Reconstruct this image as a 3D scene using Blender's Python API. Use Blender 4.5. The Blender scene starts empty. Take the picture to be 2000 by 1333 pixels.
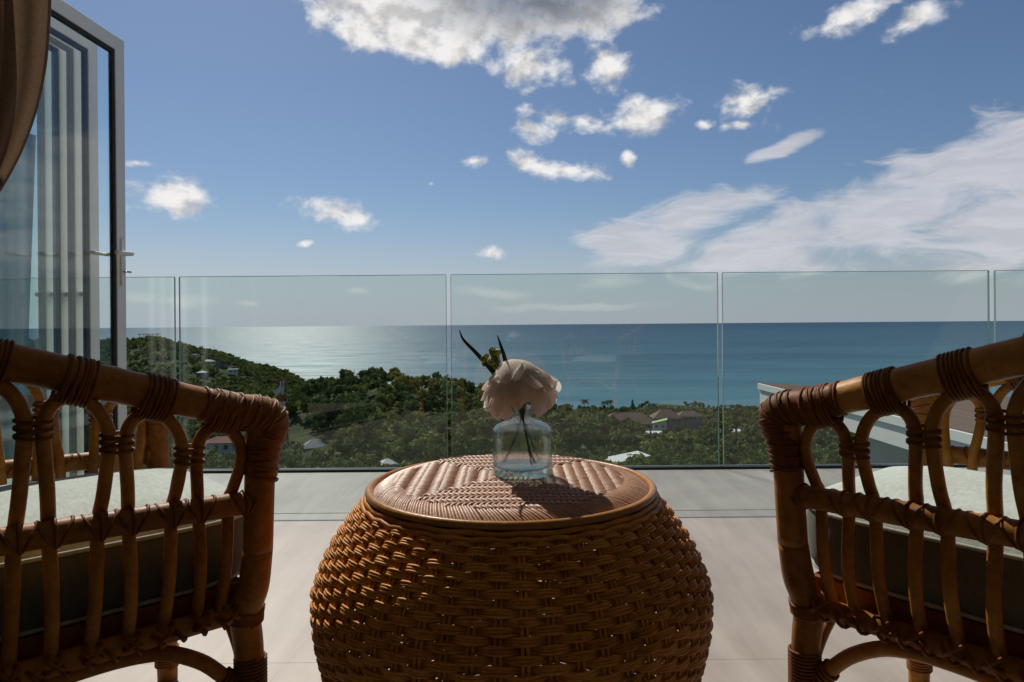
import bpy, math, random
import numpy as np
from mathutils import Vector, Matrix

random.seed(7)
rng = np.random.default_rng(11)
PI = math.pi
SC = bpy.context.scene
COL = SC.collection
R = math.radians

# ------------------------------------------------------------------ camera
F = 1340.0            # focal length in photo pixels (photo is 2000 wide)
CZ = 0.80             # camera height over the floor
ROLL = 0.0079
cam_d = bpy.data.cameras.new('camera')
cam = bpy.data.objects.new('camera', cam_d)
COL.objects.link(cam)
cam_d.sensor_width = 36.0
cam_d.lens = F / 2000 * 36
cam_d.shift_y = -32.5 / 2000
cam_d.clip_start = 0.02
cam_d.clip_end = 300000
cam.location = (0, 0, CZ)
cam.rotation_euler = (Matrix.Rotation(PI / 2, 4, 'X') @ Matrix.Rotation(-ROLL, 4, 'Z')).to_euler()
SC.camera = cam

def unroll(px, py):
    dx, dy = px - 1000.0, py - 666.5
    return dx - ROLL * dy, dy + ROLL * dx + 32.5

def at(px, py, Y):
    """world point that the photo pixel shows at distance Y along the view"""
    dx, dy = unroll(px, py)
    return Vector((dx / F * Y, Y, CZ - dy / F * Y))

# ------------------------------------------------------------------ light
SUN_AZ, SUN_EL = R(-24), R(46)
sun_dir = Vector((math.sin(SUN_AZ) * math.cos(SUN_EL), math.cos(SUN_AZ) * math.cos(SUN_EL), math.sin(SUN_EL)))
sd = bpy.data.lights.new('sun', 'SUN')
sd.energy = 4.8
sd.angle = R(0.53)
sd.color = (1.0, 0.93, 0.82)
sun = bpy.data.objects.new('sun', sd)
sun.rotation_euler = sun_dir.to_track_quat('Z', 'Y').to_euler()
sun.location = (-20, 40, 50)
COL.objects.link(sun)

SC.render.engine = 'CYCLES'
SC.cycles.use_denoising = True
SC.cycles.max_bounces = 12
SC.cycles.transparent_max_bounces = 32
SC.cycles.diffuse_bounces = 4
SC.cycles.caustics_reflective = False
SC.cycles.caustics_refractive = False
SC.cycles.sample_clamp_indirect = 6
SC.view_settings.view_transform = 'Standard'
SC.view_settings.look = 'None'
SC.view_settings.gamma = 1
SC.view_settings.use_curve_mapping = False
SC.view_settings.exposure = -0.35

# ------------------------------------------------------------------ node helper
class NT:
    def __init__(self, tree):
        self.t = tree; self.n = tree.nodes; self.l = tree.links
    def new(self, typ, **kw):
        nd = self.n.new(typ)
        for k, v in kw.items(): setattr(nd, k, v)
        return nd
    def set(self, sock, v):
        if isinstance(v, bpy.types.NodeSocket): self.l.new(v, sock)
        else: sock.default_value = v
    def math(self, op, a, b=None, c=None, clamp=False):
        nd = self.new('ShaderNodeMath', operation=op); nd.use_clamp = clamp
        self.set(nd.inputs[0], a)
        if b is not None: self.set(nd.inputs[1], b)
        if c is not None: self.set(nd.inputs[2], c)
        return nd.outputs[0]
    def vmath(self, op, a, b=None):
        nd = self.new('ShaderNodeVectorMath', operation=op)
        self.set(nd.inputs[0], a)
        if b is not None: self.set(nd.inputs[1], b)
        return nd.outputs['Value'] if op in ('DOT_PRODUCT', 'LENGTH') else nd.outputs[0]
    def smooth(self, x, lo, hi, t0=0.0, t1=1.0):
        nd = self.new('ShaderNodeMapRange', interpolation_type='SMOOTHSTEP')
        self.set(nd.inputs[0], x)
        nd.inputs[1].default_value = lo; nd.inputs[2].default_value = hi
        nd.inputs[3].default_value = t0; nd.inputs[4].default_value = t1
        return nd.outputs[0]
    def mix(self, f, a, b):
        nd = self.new('ShaderNodeMix', data_type='RGBA')
        self.set(nd.inputs[0], f); self.set(nd.inputs[6], a); self.set(nd.inputs[7], b)
        return nd.outputs[2]
    def noise(self, vec, scale, detail=4, rough=0.55, dist=0.0, out='Fac'):
        nd = self.new('ShaderNodeTexNoise')
        if vec is not None: self.l.new(vec, nd.inputs['Vector'])
        nd.inputs['Scale'].default_value = scale; nd.inputs['Detail'].default_value = detail
        nd.inputs['Roughness'].default_value = rough; nd.inputs['Distortion'].default_value = dist
        return nd.outputs[out]
    def xyz(self, x, y, z):
        nd = self.new('ShaderNodeCombineXYZ')
        self.set(nd.inputs[0], x); self.set(nd.inputs[1], y); self.set(nd.inputs[2], z)
        return nd.outputs[0]
    def sep(self, v):
        nd = self.new('ShaderNodeSeparateXYZ'); self.l.new(v, nd.inputs[0]); return nd.outputs
    def ramp(self, f, stops):
        nd = self.new('ShaderNodeValToRGB'); self.set(nd.inputs[0], f)
        el = nd.color_ramp.elements
        while len(el) < len(stops): el.new(0.5)
        for e, (p, c) in zip(el, stops):
            e.position = p; e.color = (*c, 1) if len(c) == 3 else c
        return nd.outputs[0]
    def scalev(self, v, s):
        nd = self.new('ShaderNodeMapping'); self.l.new(v, nd.inputs[0]); nd.inputs['Scale'].default_value = s
        return nd.outputs[0]
    def bump(self, h, strength, dist=0.01, normal=None):
        nd = self.new('ShaderNodeBump'); self.l.new(h, nd.inputs['Height'])
        nd.inputs['Strength'].default_value = strength; nd.inputs['Distance'].default_value = dist
        if normal is not None: self.l.new(normal, nd.inputs['Normal'])
        return nd.outputs[0]

# ------------------------------------------------------------------ sky
world = bpy.data.worlds.new('World'); SC.world = world
world.use_nodes = True
world.node_tree.nodes.clear()
W = NT(world.node_tree)
tc = W.new('ShaderNodeTexCoord')
d = W.vmath('NORMALIZE', tc.outputs['Generated'])
sky = W.new('ShaderNodeTexSky', sky_type='NISHITA')
sky.sun_disc = False
sky.sun_elevation = SUN_EL
sky.sun_rotation = SUN_AZ
sky.altitude = 80
sky.air_density = 1.0; sky.dust_density = 0.4; sky.ozone_density = 1.6
dx_, dy_, dz_ = W.sep(d)
az = W.math('ARCTAN2', dx_, dy_)
el = W.math('ARCSINE', dz_)
uv = W.xyz(az, el, 0.0)
warp = W.noise(uv, 9.0, 2, 0.5, out='Color')
wv = W.new('ShaderNodeVectorMath', operation='MULTIPLY_ADD')
W.l.new(warp, wv.inputs[0]); wv.inputs[1].default_value = (.03, .03, 0); W.l.new(uv, wv.inputs[2])
uvw = W.vmath('SUBTRACT', wv.outputs[0], (.015, .015, 0))
ua, ue, _ = W.sep(uvw)

def azel(px, py):
    dx, dy = unroll(px, py)
    a = math.atan2(dx, F)
    return a, math.atan2(-dy, math.hypot(dx, F))

def blob(px, py, hw, hh, rot=0.0):
    a, e = azel(px, py)
    k = math.cos(a) ** 2
    c, s = math.cos(R(rot)), math.sin(R(rot))
    du = W.math('SUBTRACT', ua, a); dv = W.math('SUBTRACT', ue, e)
    A, B = hw / F * k, hh / F * math.cos(a)
    p = W.math('ADD', W.math('MULTIPLY', du, c / A), W.math('MULTIPLY', dv, s / A))
    q = W.math('ADD', W.math('MULTIPLY', du, -s / B), W.math('MULTIPLY', dv, c / B))
    r2 = W.math('ADD', W.math('MULTIPLY', p, p), W.math('MULTIPLY', q, q))
    return W.math('SUBTRACT', 1.0, W.math('SQRT', r2))

def union(lst):
    m = blob(*lst[0])
    for b in lst[1:]: m = W.math('MAXIMUM', m, blob(*b))
    return m

big = union([(930, 0, 350, 104), (720, 22, 125, 78), (850, 72, 150, 50), (1130, 10, 140, 66)])
puffs = union([(1035, 130, 84, 44), (1192, 125, 58, 50), (1105, 232, 88, 26, -10), (1045, 252, 48, 26),
               (1255, 222, 80, 40), (1465, 203, 66, 42), (1450, 252, 40, 12), (1095, 331, 118, 23, -4),
               (1022, 318, 46, 28), (925, 320, 30, 11), (1228, 312, 18, 24), (325, 386, 120, 40), (268, 323, 38, 12),
               (662, 420, 88, 30, -8), (960, 497, 34, 12), (1370, 248, 22, 12), (840, 356, 12, 7), (590, 478, 20, 8),
               (1790, 36, 78, 28, 12), (1680, 20, 110, 34, 18)])
soft = union([(1960, 330, 270, 110, 26), (1740, 405, 320, 98, 22), (1500, 478, 220, 66, 14), (1310, 445, 210, 56, 16),
              (1240, 480, 150, 46, -10), (1530, 293, 85, 18, 20), (1980, 420, 300, 120, 12)])
low = union([(375, 588, 75, 20), (960, 572, 110, 16, -6), (1180, 550, 100, 24), (270, 574, 40, 14), (480, 592, 40, 9),
             (700, 570, 30, 9), (1120, 600, 280, 14)])
# unseen clouds out of frame, same weather but thickened to raise the fill light
n_all = W.noise(W.scalev(uv, (1.0, 1.8, 1)), 3.2, 3, 0.5)
away = W.math('MAXIMUM', W.smooth(W.math('ABSOLUTE', az), .75, 1.0), W.smooth(el, .47, .62))
wide = W.math('MULTIPLY', W.smooth(n_all, .50, .78), away)
wide = W.math('SUBTRACT', W.math('MULTIPLY', wide, 1.6), .55)
fine = W.noise(W.scalev(uvw, (1.0, 1.35, 1)), 19.0, 10, 0.60, .15)
fn = W.math('SUBTRACT', fine, .5)
wisp = W.noise(W.scalev(uvw, (.55, 1.6, 1)), 17.0, 8, 0.6, 0.6)
wn = W.math('SUBTRACT', wisp, .5)
m1 = W.math('MAXIMUM', W.math('MAXIMUM', W.math('MINIMUM', W.math('MULTIPLY', big, 2.2), 1.0), puffs), wide)
coarse = W.math('SUBTRACT', W.noise(W.scalev(uvw, (1.0, 1.5, 1)), 30.0, 4, .5, .5), .5)
d1 = W.smooth(W.math('ADD', W.math('ADD', m1, W.math('MULTIPLY', fn, 2.5)), W.math('MULTIPLY', coarse, 1.1)), -.04, .95)
d2 = W.smooth(W.math('ADD', W.math('MULTIPLY', soft, 1.3), W.math('MULTIPLY', wn, 2.5)), -.02, .80, 0, .84)
d3 = W.smooth(W.math('ADD', low, W.math('MULTIPLY', wn, 2.0)), .1, .9, 0, .55)
core = W.smooth(W.math('ADD', blob(1045, -25, 290, 120), W.math('MULTIPLY', fn, .55)), .05, .72)
white = (15.5, 15.3, 15.2, 1); grey = (5.0, 5.6, 6.6, 1)
cl = W.mix(core, white, grey)
up_ = W.vmath('ADD', uvw, (-.006, .016, 0))
fine2 = W.noise(W.scalev(up_, (1.0, 1.35, 1)), 19.0, 6, 0.55, .15)
shade = W.smooth(W.math('SUBTRACT', fine, fine2), -.16, .12, .66, 1.04)
clc = W.new('ShaderNodeVectorMath', operation='SCALE'); W.l.new(cl, clc.inputs[0]); W.l.new(shade, clc.inputs[3])
grade = W.vmath('MULTIPLY', sky.outputs[0], (.92, 1.03, 1.17))
# pale marine air along the horizon
glow = W.smooth(az, -1.3, 1.0, 1.12, .86)
hz_ = W.vmath('MULTIPLY', W.xyz(glow, glow, glow), (8.3, 8.8, 10.0))
c_h = W.mix(W.math('POWER', W.smooth(el, -.02, .20, 1, 0), 1.5), grade, hz_)
bank = W.mix(W.smooth(W.math('ADD', soft, W.math('MULTIPLY', wn, 1.2)), .12, .55), (13.4, 13.1, 13.2, 1), (11.0, 11.1, 12.0, 1))
str_ = W.smooth(W.noise(W.scalev(uvw, (.5, 2.6, 1)), 22.0, 6, .6, .8), .34, .66, .90, 1.05)
bks = W.new('ShaderNodeVectorMath', operation='SCALE'); W.l.new(bank, bks.inputs[0]); W.l.new(str_, bks.inputs[3]); bank = bks.outputs[0]
c0 = W.mix(d2, c_h, bank)
c0 = W.mix(d3, c0, (11.5, 11.6, 11.9, 1))
c0 = W.mix(d1, c0, clc.outputs[0])
bg = W.new('ShaderNodeBackground'); W.l.new(c0, bg.inputs[0]); bg.inputs[1].default_value = 0.07
wo = W.new('ShaderNodeOutputWorld'); W.l.new(bg.outputs[0], wo.inputs[0])

# ------------------------------------------------------------------ materials
def newmat(name):
    m = bpy.data.materials.new(name); m.use_nodes = True
    m.node_tree.nodes.clear()
    t = NT(m.node_tree)
    out = t.new('ShaderNodeOutputMaterial')
    return m, t, out

def principled(t, out, color, rough=0.5, spec=0.5, metal=0.0, normal=None):
    p = t.new('ShaderNodeBsdfPrincipled')
    t.set(p.inputs['Base Color'], color if isinstance(color, bpy.types.NodeSocket) else (*color, 1))
    t.set(p.inputs['Roughness'], rough)
    p.inputs['Specular IOR Level'].default_value = spec
    p.inputs['Metallic'].default_value = metal
    if normal is not None: t.l.new(normal, p.inputs['Normal'])
    t.l.new(p.outputs[0], out.inputs[0])
    return p

def objco(t): return t.new('ShaderNodeTexCoord').outputs['Object']
def worldpos(t): return t.new('ShaderNodeNewGeometry').outputs['Position']
def rnd(t): return t.new('ShaderNodeObjectInfo').outputs['Random']

def plain(name, col, rough=.6, spec=.4, metal=0, vary=.12, scale=8.0):
    m, t, o = newmat(name)
    n = t.noise(objco(t), scale, 5, .6)
    dark = tuple(c * (1 - vary) for c in col); light = tuple(min(1, c * (1 + vary)) for c in col)
    c = t.mix(n, (*dark, 1), (*light, 1))
    principled(t, o, c, rough, spec, metal, t.bump(n, .08, .005))
    return m

def rattan(name, stops, rough=.46, grain=1.4, spec=.2, sc=1.0):
    m, t, o = newmat(name)
    oc = objco(t)
    n1 = t.noise(oc, 9.0 * sc, 5, .6)
    n2 = t.noise(oc, 70.0 * sc, 3, .6)
    r = rnd(t)
    f = t.math('ADD', t.math('MULTIPLY', n1, .62), t.math('MULTIPLY', n2, .38))
    f = t.math('ADD', f, t.math('MULTIPLY', t.math('SUBTRACT', r, .5), .22))
    c = t.ramp(f, stops)
    spots = t.smooth(t.noise(oc, 23 * sc, 2, .5), .66, .76)
    c = t.mix(t.math('MULTIPLY', spots, .55), c, (.05, .022, .010, 1))
    rr = t.math('ADD', rough - .08, t.math('MULTIPLY', n2, .2))
    principled(t, o, c, rr, spec, 0, t.bump(n2, .25 * grain, .002))
    return m

M = {}
M['rattan'] = rattan('rattan_pole', [(.25, (.15, .054, .008)), (.5, (.35, .142, .022)), (.75, (.56, .27, .055))])
M['cane'] = rattan('cane_binding', [(.25, (.09, .028, .007)), (.5, (.20, .068, .015)), (.8, (.35, .14, .034))], .52)
M['wicker'] = rattan('wicker_strand', [(.25, (.34, .112, .018)), (.5, (.66, .27, .050)), (.8, (.80, .42, .115))], .45, sc=1.4)
M['wicker_top'] = rattan('wicker_top', [(.25, (.24, .115, .065)), (.5, (.40, .21, .125)), (.8, (.55, .33, .21))], .44, sc=2.2, spec=.45)
M['rim'] = rattan('rim_pole', [(.25, (.30, .13, .035)), (.5, (.45, .21, .06)), (.8, (.56, .29, .10))], .32)
M['board'] = plain('dark_board', (.07, .035, .018), .7)

def fabric(name, col):
    m, t, o = newmat(name)
    oc = objco(t)
    w1 = t.new('ShaderNodeTexWave', wave_type='BANDS', bands_direction='X'); w1.inputs['Scale'].default_value = 130
    w2 = t.new('ShaderNodeTexWave', wave_type='BANDS', bands_direction='Y'); w2.inputs['Scale'].default_value = 130
    for w in (w1, w2):
        t.l.new(oc, w.inputs[0]); w.inputs['Distortion'].default_value = 1.5; w.inputs['Detail'].default_value = 2
    wv = t.math('MULTIPLY', w1.outputs['Fac'], w2.outputs['Fac'])
    n = t.noise(t.scalev(oc, (1, 3, 1)), 45, 4, .7)
    n0 = t.noise(oc, 5, 3, .6)
    f = t.math('ADD', t.math('MULTIPLY', n, .6), t.math('MULTIPLY', n0, .4))
    c = t.mix(t.smooth(f, .3, .7), tuple(x * .78 for x in col) + (1,), tuple(min(1, x * 1.12) for x in col) + (1,))
    hh = t.math('ADD', t.math('MULTIPLY', wv, .5), n)
    p = principled(t, o, c, .92, .15, 0, t.bump(hh, .35, .0015))
    p.inputs['Sheen Weight'].default_value = .15
    return m
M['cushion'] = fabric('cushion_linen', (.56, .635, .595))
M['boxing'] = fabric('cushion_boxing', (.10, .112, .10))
M['piping'] = fabric('cushion_piping', (.40, .45, .41))

def curtain_mat():
    m, t, o = newmat('curtain_weave')
    oc = objco(t)
    n = t.noise(t.scalev(oc, (1, 1, 22)), 60, 3, .7)
    n2 = t.noise(t.scalev(oc, (14, 14, 1)), 60, 3, .7)
    f = t.math('ADD', t.math('MULTIPLY', n, .5), t.math('MULTIPLY', n2, .5))
    c = t.mix(t.smooth(f, .35, .65), (.13, .080, .050, 1), (.25, .165, .108, 1))
    p = t.new('ShaderNodeBsdfPrincipled'); t.l.new(c, p.inputs['Base Color']); p.inputs['Roughness'].default_value = .9
    p.inputs['Specular IOR Level'].default_value = .1
    t.l.new(t.bump(f, .3, .001), p.inputs['Normal'])
    tr = t.new('ShaderNodeBsdfTranslucent'); t.l.new(c, tr.inputs[0])
    mx = t.new('ShaderNodeMixShader'); mx.inputs[0].default_value = .35
    t.l.new(p.outputs[0], mx.inputs[1]); t.l.new(tr.outputs[0], mx.inputs[2]); t.l.new(mx.outputs[0], o.inputs[0])
    return m
M['curtain'] = curtain_mat()
M['white_metal'] = plain('white_powder_coat', (.86, .85, .81), .35, .5, 0, .04)
M['gasket'] = plain('black_gasket', (.012, .012, .013), .6)
M['shoe'] = plain('dark_anodised', (.02, .021, .022), .4, .5, .4)
M['steel'] = plain('steel', (.5, .5, .5), .3, .5, 1)
M['plaster'] = plain('plaster', (.50, .48, .45), .9, .2, 0, .05, 3)
M['ceil'] = plain('ceiling_paint', (.66, .65, .62), .9, .2, 0, .03, 3)
M['greywall'] = plain('grey_render', (.16, .17, .18), .9, .2, 0, .10, 2)

def glass(name, tint, edge=None, f0=.04, power=1.0):
    """two-sided sheet glass: tint by path length, Schlick reflection"""
    m, t, o = newmat(name)
    g = t.new('ShaderNodeNewGeometry')
    c = t.math('ABSOLUTE', t.vmath('DOT_PRODUCT', g.outputs['Incoming'], g.outputs['Normal']))
    c = t.math('MAXIMUM', c, .02)
    fr = t.math('ADD', f0, t.math('MULTIPLY', 1 - f0, t.math('POWER', t.math('SUBTRACT', 1.0, c), 5.0)))
    sinv = t.math('MULTIPLY', t.math('SQRT', t.math('SUBTRACT', 1.0, t.math('MULTIPLY', c, c))), 1 / 1.5)
    inn = t.math('SQRT', t.math('SUBTRACT', 1.0, t.math('MULTIPLY', sinv, sinv)))
    path = t.math('DIVIDE', power, inn)
    cols = [t.math('POWER', tint[i], path) for i in range(3)]
    cc = t.new('ShaderNodeCombineColor')
    for i in range(3): t.l.new(cols[i], cc.inputs[i])
    tr = t.new('ShaderNodeBsdfTransparent'); t.l.new(cc.outputs[0], tr.inputs[0])
    gl = t.new('ShaderNodeBsdfGlossy'); gl.inputs['Roughness'].default_value = 0.0
    gl.inputs['Color'].default_value = (1, 1, 1, 1)
    mx = t.new('ShaderNodeMixShader'); t.l.new(fr, mx.inputs[0])
    t.l.new(tr.outputs[0], mx.inputs[1]); t.l.new(gl.outputs[0], mx.inputs[2])
    t.l.new(mx.outputs[0], o.inputs[0])
    return m
M['glass'] = glass('balustrade_glass', (.92, .968, .955))
M['door_glass'] = glass('door_glass', (.965, .99, .987), f0=.04)
m, t, o = newmat('glass_edge')
principled(t, o, (.30, .45, .42), .15, .6); M['glass_edge'] = m
m, t, o = newmat('vase_glass')
g = t.new('ShaderNodeNewGeometry')
c = t.math('MAXIMUM', t.math('ABSOLUTE', t.vmath('DOT_PRODUCT', g.outputs['Incoming'], g.outputs['Normal'])), .06)
fr = t.math('ADD', .05, t.math('MULTIPLY', .85, t.math('POWER', t.math('SUBTRACT', 1.0, c), 4.0)))
path = t.math('POWER', c, -.8)
cc = t.new('ShaderNodeCombineColor')
for i, v in enumerate((.972, .988, .984)): t.l.new(t.math('POWER', v, path), cc.inputs[i])
tr = t.new('ShaderNodeBsdfTransparent'); t.l.new(cc.outputs[0], tr.inputs[0])
wob = t.noise(objco(t), 30, 2, .5)
gl = t.new('ShaderNodeBsdfGlossy'); gl.inputs['Roughness'].default_value = .03
t.l.new(t.bump(wob, .25, .01), gl.inputs['Normal'])
rf = t.new('ShaderNodeBsdfRefraction'); rf.inputs['IOR'].default_value = 1.12; rf.inputs['Roughness'].default_value = .0
t.l.new(cc.outputs[0], rf.inputs[0]); t.l.new(t.bump(wob, .2, .01), rf.inputs['Normal'])
m0 = t.new('ShaderNodeMixShader'); m0.inputs[0].default_value = .25
t.l.new(tr.outputs[0], m0.inputs[1]); t.l.new(rf.outputs[0], m0.inputs[2])
mx = t.new('ShaderNodeMixShader'); t.l.new(fr, mx.inputs[0])
t.l.new(m0.outputs[0], mx.inputs[1]); t.l.new(gl.outputs[0], mx.inputs[2]); t.l.new(mx.outputs[0], o.inputs[0])
M['vase'] = m
M['vase_base'] = glass('vase_base_glass', (.86, .95, .925), f0=.06)

def tile_mat():
    m, t, o = newmat('stone_tile')
    p = worldpos(t)
    rot = t.new('ShaderNodeMapping'); t.l.new(p, rot.inputs[0]); rot.inputs['Rotation'].default_value = (0, 0, R(9))
    rot.inputs['Scale'].default_value = (6.0, .8, 1)
    n1 = t.noise(rot.outputs[0], 1.6, 8, .62, .5)
    n2 = t.noise(p, 3.0, 6, .6)
    n3 = t.noise(p, 160, 2, .6)
    f = t.math('ADD', t.math('MULTIPLY', n1, .65), t.math('MULTIPLY', n2, .35))
    f = t.math('ADD', f, t.math('MULTIPLY', t.math('SUBTRACT', rnd(t), .5), .06))
    c = t.ramp(f, [(.28, (.31, .265, .228)), (.5, (.42, .37, .325)), (.70, (.52, .465, .415))])
    c = t.mix(t.math('MULTIPLY', t.smooth(n3, .55, .7), .12), c, (.25, .22, .20, 1))
    rr = t.math('ADD', .33, t.math('MULTIPLY', n2, .22))
    principled(t, o, c, rr, .4, 0, t.bump(n1, .06, .004))
    return m
M['tile'] = tile_mat()
M['grout'] = plain('grout', (.30, .27, .24), .95, .1)
M['concrete'] = plain('concrete', (.32, .31, .29), .9, .2, 0, .1, 3)

def leaf_mat(name, stops, transl=.22):
    m, t, o = newmat(name)
    a = t.new('ShaderNodeAttribute'); a.attribute_name = 'tint'
    f = t.math('ADD', t.math('MULTIPLY', a.outputs['Fac'], .75), t.math('MULTIPLY', rnd(t), .25))
    c = t.ramp(f, stops)
    df = t.new('ShaderNodeBsdfPrincipled'); t.l.new(c, df.inputs['Base Color']); df.inputs['Roughness'].default_value = .75
    df.inputs['Specular IOR Level'].default_value = .08
    tr = t.new('ShaderNodeBsdfTranslucent'); t.l.new(c, tr.inputs[0])
    mx = t.new('ShaderNodeMixShader'); mx.inputs[0].default_value = transl
    t.l.new(df.outputs[0], mx.inputs[1]); t.l.new(tr.outputs[0], mx.inputs[2]); t.l.new(mx.outputs[0], o.inputs[0])
    return m
M['leaf_dark'] = leaf_mat('foliage_dark', [(.05, (.036, .060, .022)), (.5, (.075, .115, .034)), (1, (.12, .16, .05))])
M['leaf'] = leaf_mat('foliage', [(.05, (.058, .082, .026)), (.45, (.12, .155, .042)), (.75, (.165, .195, .055)), (1, (.21, .235, .08))])
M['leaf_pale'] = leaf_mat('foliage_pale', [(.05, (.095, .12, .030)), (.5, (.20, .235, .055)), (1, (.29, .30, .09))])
M['palm'] = leaf_mat('palm_leaf', [(.1, (.02, .035, .012)), (.9, (.05, .075, .022))])
M['bark'] = plain('bark', (.085, .062, .045), .9, .1, 0, .3, 3)

def terrain_mat():
    m, t, o = newmat('hillside_ground')
    p = worldpos(t)
    n = t.noise(p, .045, 6, .65); n2 = t.noise(p, .35, 5, .6)
    f = t.math('ADD', t.math('MULTIPLY', n, .6), t.math('MULTIPLY', n2, .4))
    c = t.ramp(f, [(.3, (.020, .032, .011)), (.52, (.05, .065, .022)), (.62, (.10, .09, .045)), (.75, (.20, .14, .09))])
    principled(t, o, c, .95, .1, 0, t.bump(n2, .8, 1.0))
    return m
M['terrain'] = terrain_mat()

def sea_mat():
    m, t, o = newmat('sea_water')
    p = worldpos(t)
    s = t.sep(p)
    dist = s[1]
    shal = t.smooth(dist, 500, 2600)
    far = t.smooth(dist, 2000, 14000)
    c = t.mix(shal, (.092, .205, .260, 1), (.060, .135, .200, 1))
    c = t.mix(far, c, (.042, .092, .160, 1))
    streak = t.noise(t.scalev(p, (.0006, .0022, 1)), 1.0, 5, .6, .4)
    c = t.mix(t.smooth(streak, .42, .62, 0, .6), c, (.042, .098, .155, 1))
    w1 = t.noise(t.scalev(p, (.05, .09, 1)), 1.0, 4, .65)
    w2 = t.noise(t.scalev(p, (.006, .012, 1)), 1.0, 4, .6)
    hh = t.math('ADD', t.math('MULTIPLY', w1, 1.0), t.math('MULTIPLY', w2, 1.5))
    bp = t.bump(hh, .35, 2.0)
    gust = t.noise(t.scalev(p, (.0012, .006, 1)), 1.0, 5, .6, .3)
    chop = t.noise(t.scalev(p, (.012, .035, 1)), 1.0, 3, .6)
    ro = t.math('ADD', .36, t.math('ADD', t.math('MULTIPLY', gust, .14), t.math('MULTIPLY', chop, .08)))
    pr = principled(t, o, c, ro, .20, 0, bp)
    rip = t.noise(t.scalev(p, (.006, .030, 1)), 1.0, 6, .72)
    t.l.new(t.smooth(rip, .36, .66, .06, .36), pr.inputs['Specular IOR Level'])
    pr.inputs['Anisotropic'].default_value = .62
    tv = t.xyz(0.0, 1.0, 0.0); t.l.new(tv, pr.inputs['Tangent'])
    return m
M['sea'] = sea_mat()

# ------------------------------------------------------------------ mesh building
class MB:
    def __init__(self): self.v = []; self.f = []; self.n = 0; self.a = []
    def add(self, v, f, tint=None):
        v = np.asarray(v, float); f = np.asarray(f, int)
        self.v.append(v); self.f.append(f + self.n); self.n += len(v)
        if tint is not None: self.a.append(np.broadcast_to(np.asarray(tint, float), (len(v),)))
    def mesh(self, name, mat, smooth=True):
        me = bpy.data.meshes.new(name)
        V = np.concatenate(self.v)
        nf = sum(len(f) for f in self.f)
        loops = np.concatenate([f.ravel() for f in self.f])
        sizes = np.concatenate([np.full(len(f), f.shape[1]) for f in self.f])
        starts = np.concatenate([[0], np.cumsum(sizes)[:-1]])
        me.vertices.add(len(V)); me.vertices.foreach_set('co', V.ravel().astype(np.float32))
        me.loops.add(len(loops)); me.loops.foreach_set('vertex_index', loops.astype(np.int32))
        me.polygons.add(nf); me.polygons.foreach_set('loop_start', starts.astype(np.int32))
        me.polygons.foreach_set('use_smooth', np.full(nf, smooth))
        me.update(calc_edges=True)
        if self.a:
            at_ = me.attributes.new('tint', 'FLOAT', 'POINT')
            at_.data.foreach_set('value', np.concatenate(self.a).astype(np.float32))
        mats = mat if isinstance(mat, (list, tuple)) else [mat]
        for mm in mats: me.materials.append(mm)
        me.validate()
        return me

def link(name, me, parent=None, loc=None, rotz=None):
    ob = bpy.data.objects.new(name, me); COL.objects.link(ob)
    if parent is not None: ob.parent = parent
    if loc is not None: ob.location = loc
    if rotz is not None: ob.rotation_euler = (0, 0, rotz)
    return ob

def obj(name, mb, mat, parent=None, smooth=True, loc=None, rotz=None):
    return link(name, mb.mesh(name, mat, smooth), parent, loc, rotz)

def tag(ob, label=None, cat=None, group=None, kind=None):
    if label: ob['label'] = label
    if cat: ob['category'] = cat
    if group: ob['group'] = group
    if kind: ob['kind'] = kind
    return ob

def empty(name, label, cat, loc=(0, 0, 0), rotz=0, group=None):
    ob = bpy.data.objects.new(name, None); COL.objects.link(ob)
    ob.location = loc; ob.rotation_euler = (0, 0, rotz); ob.empty_display_size = .1
    return tag(ob, label, cat, group)

def kids(o): return [c for c in list(COL.objects) if c.parent == o]

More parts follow.
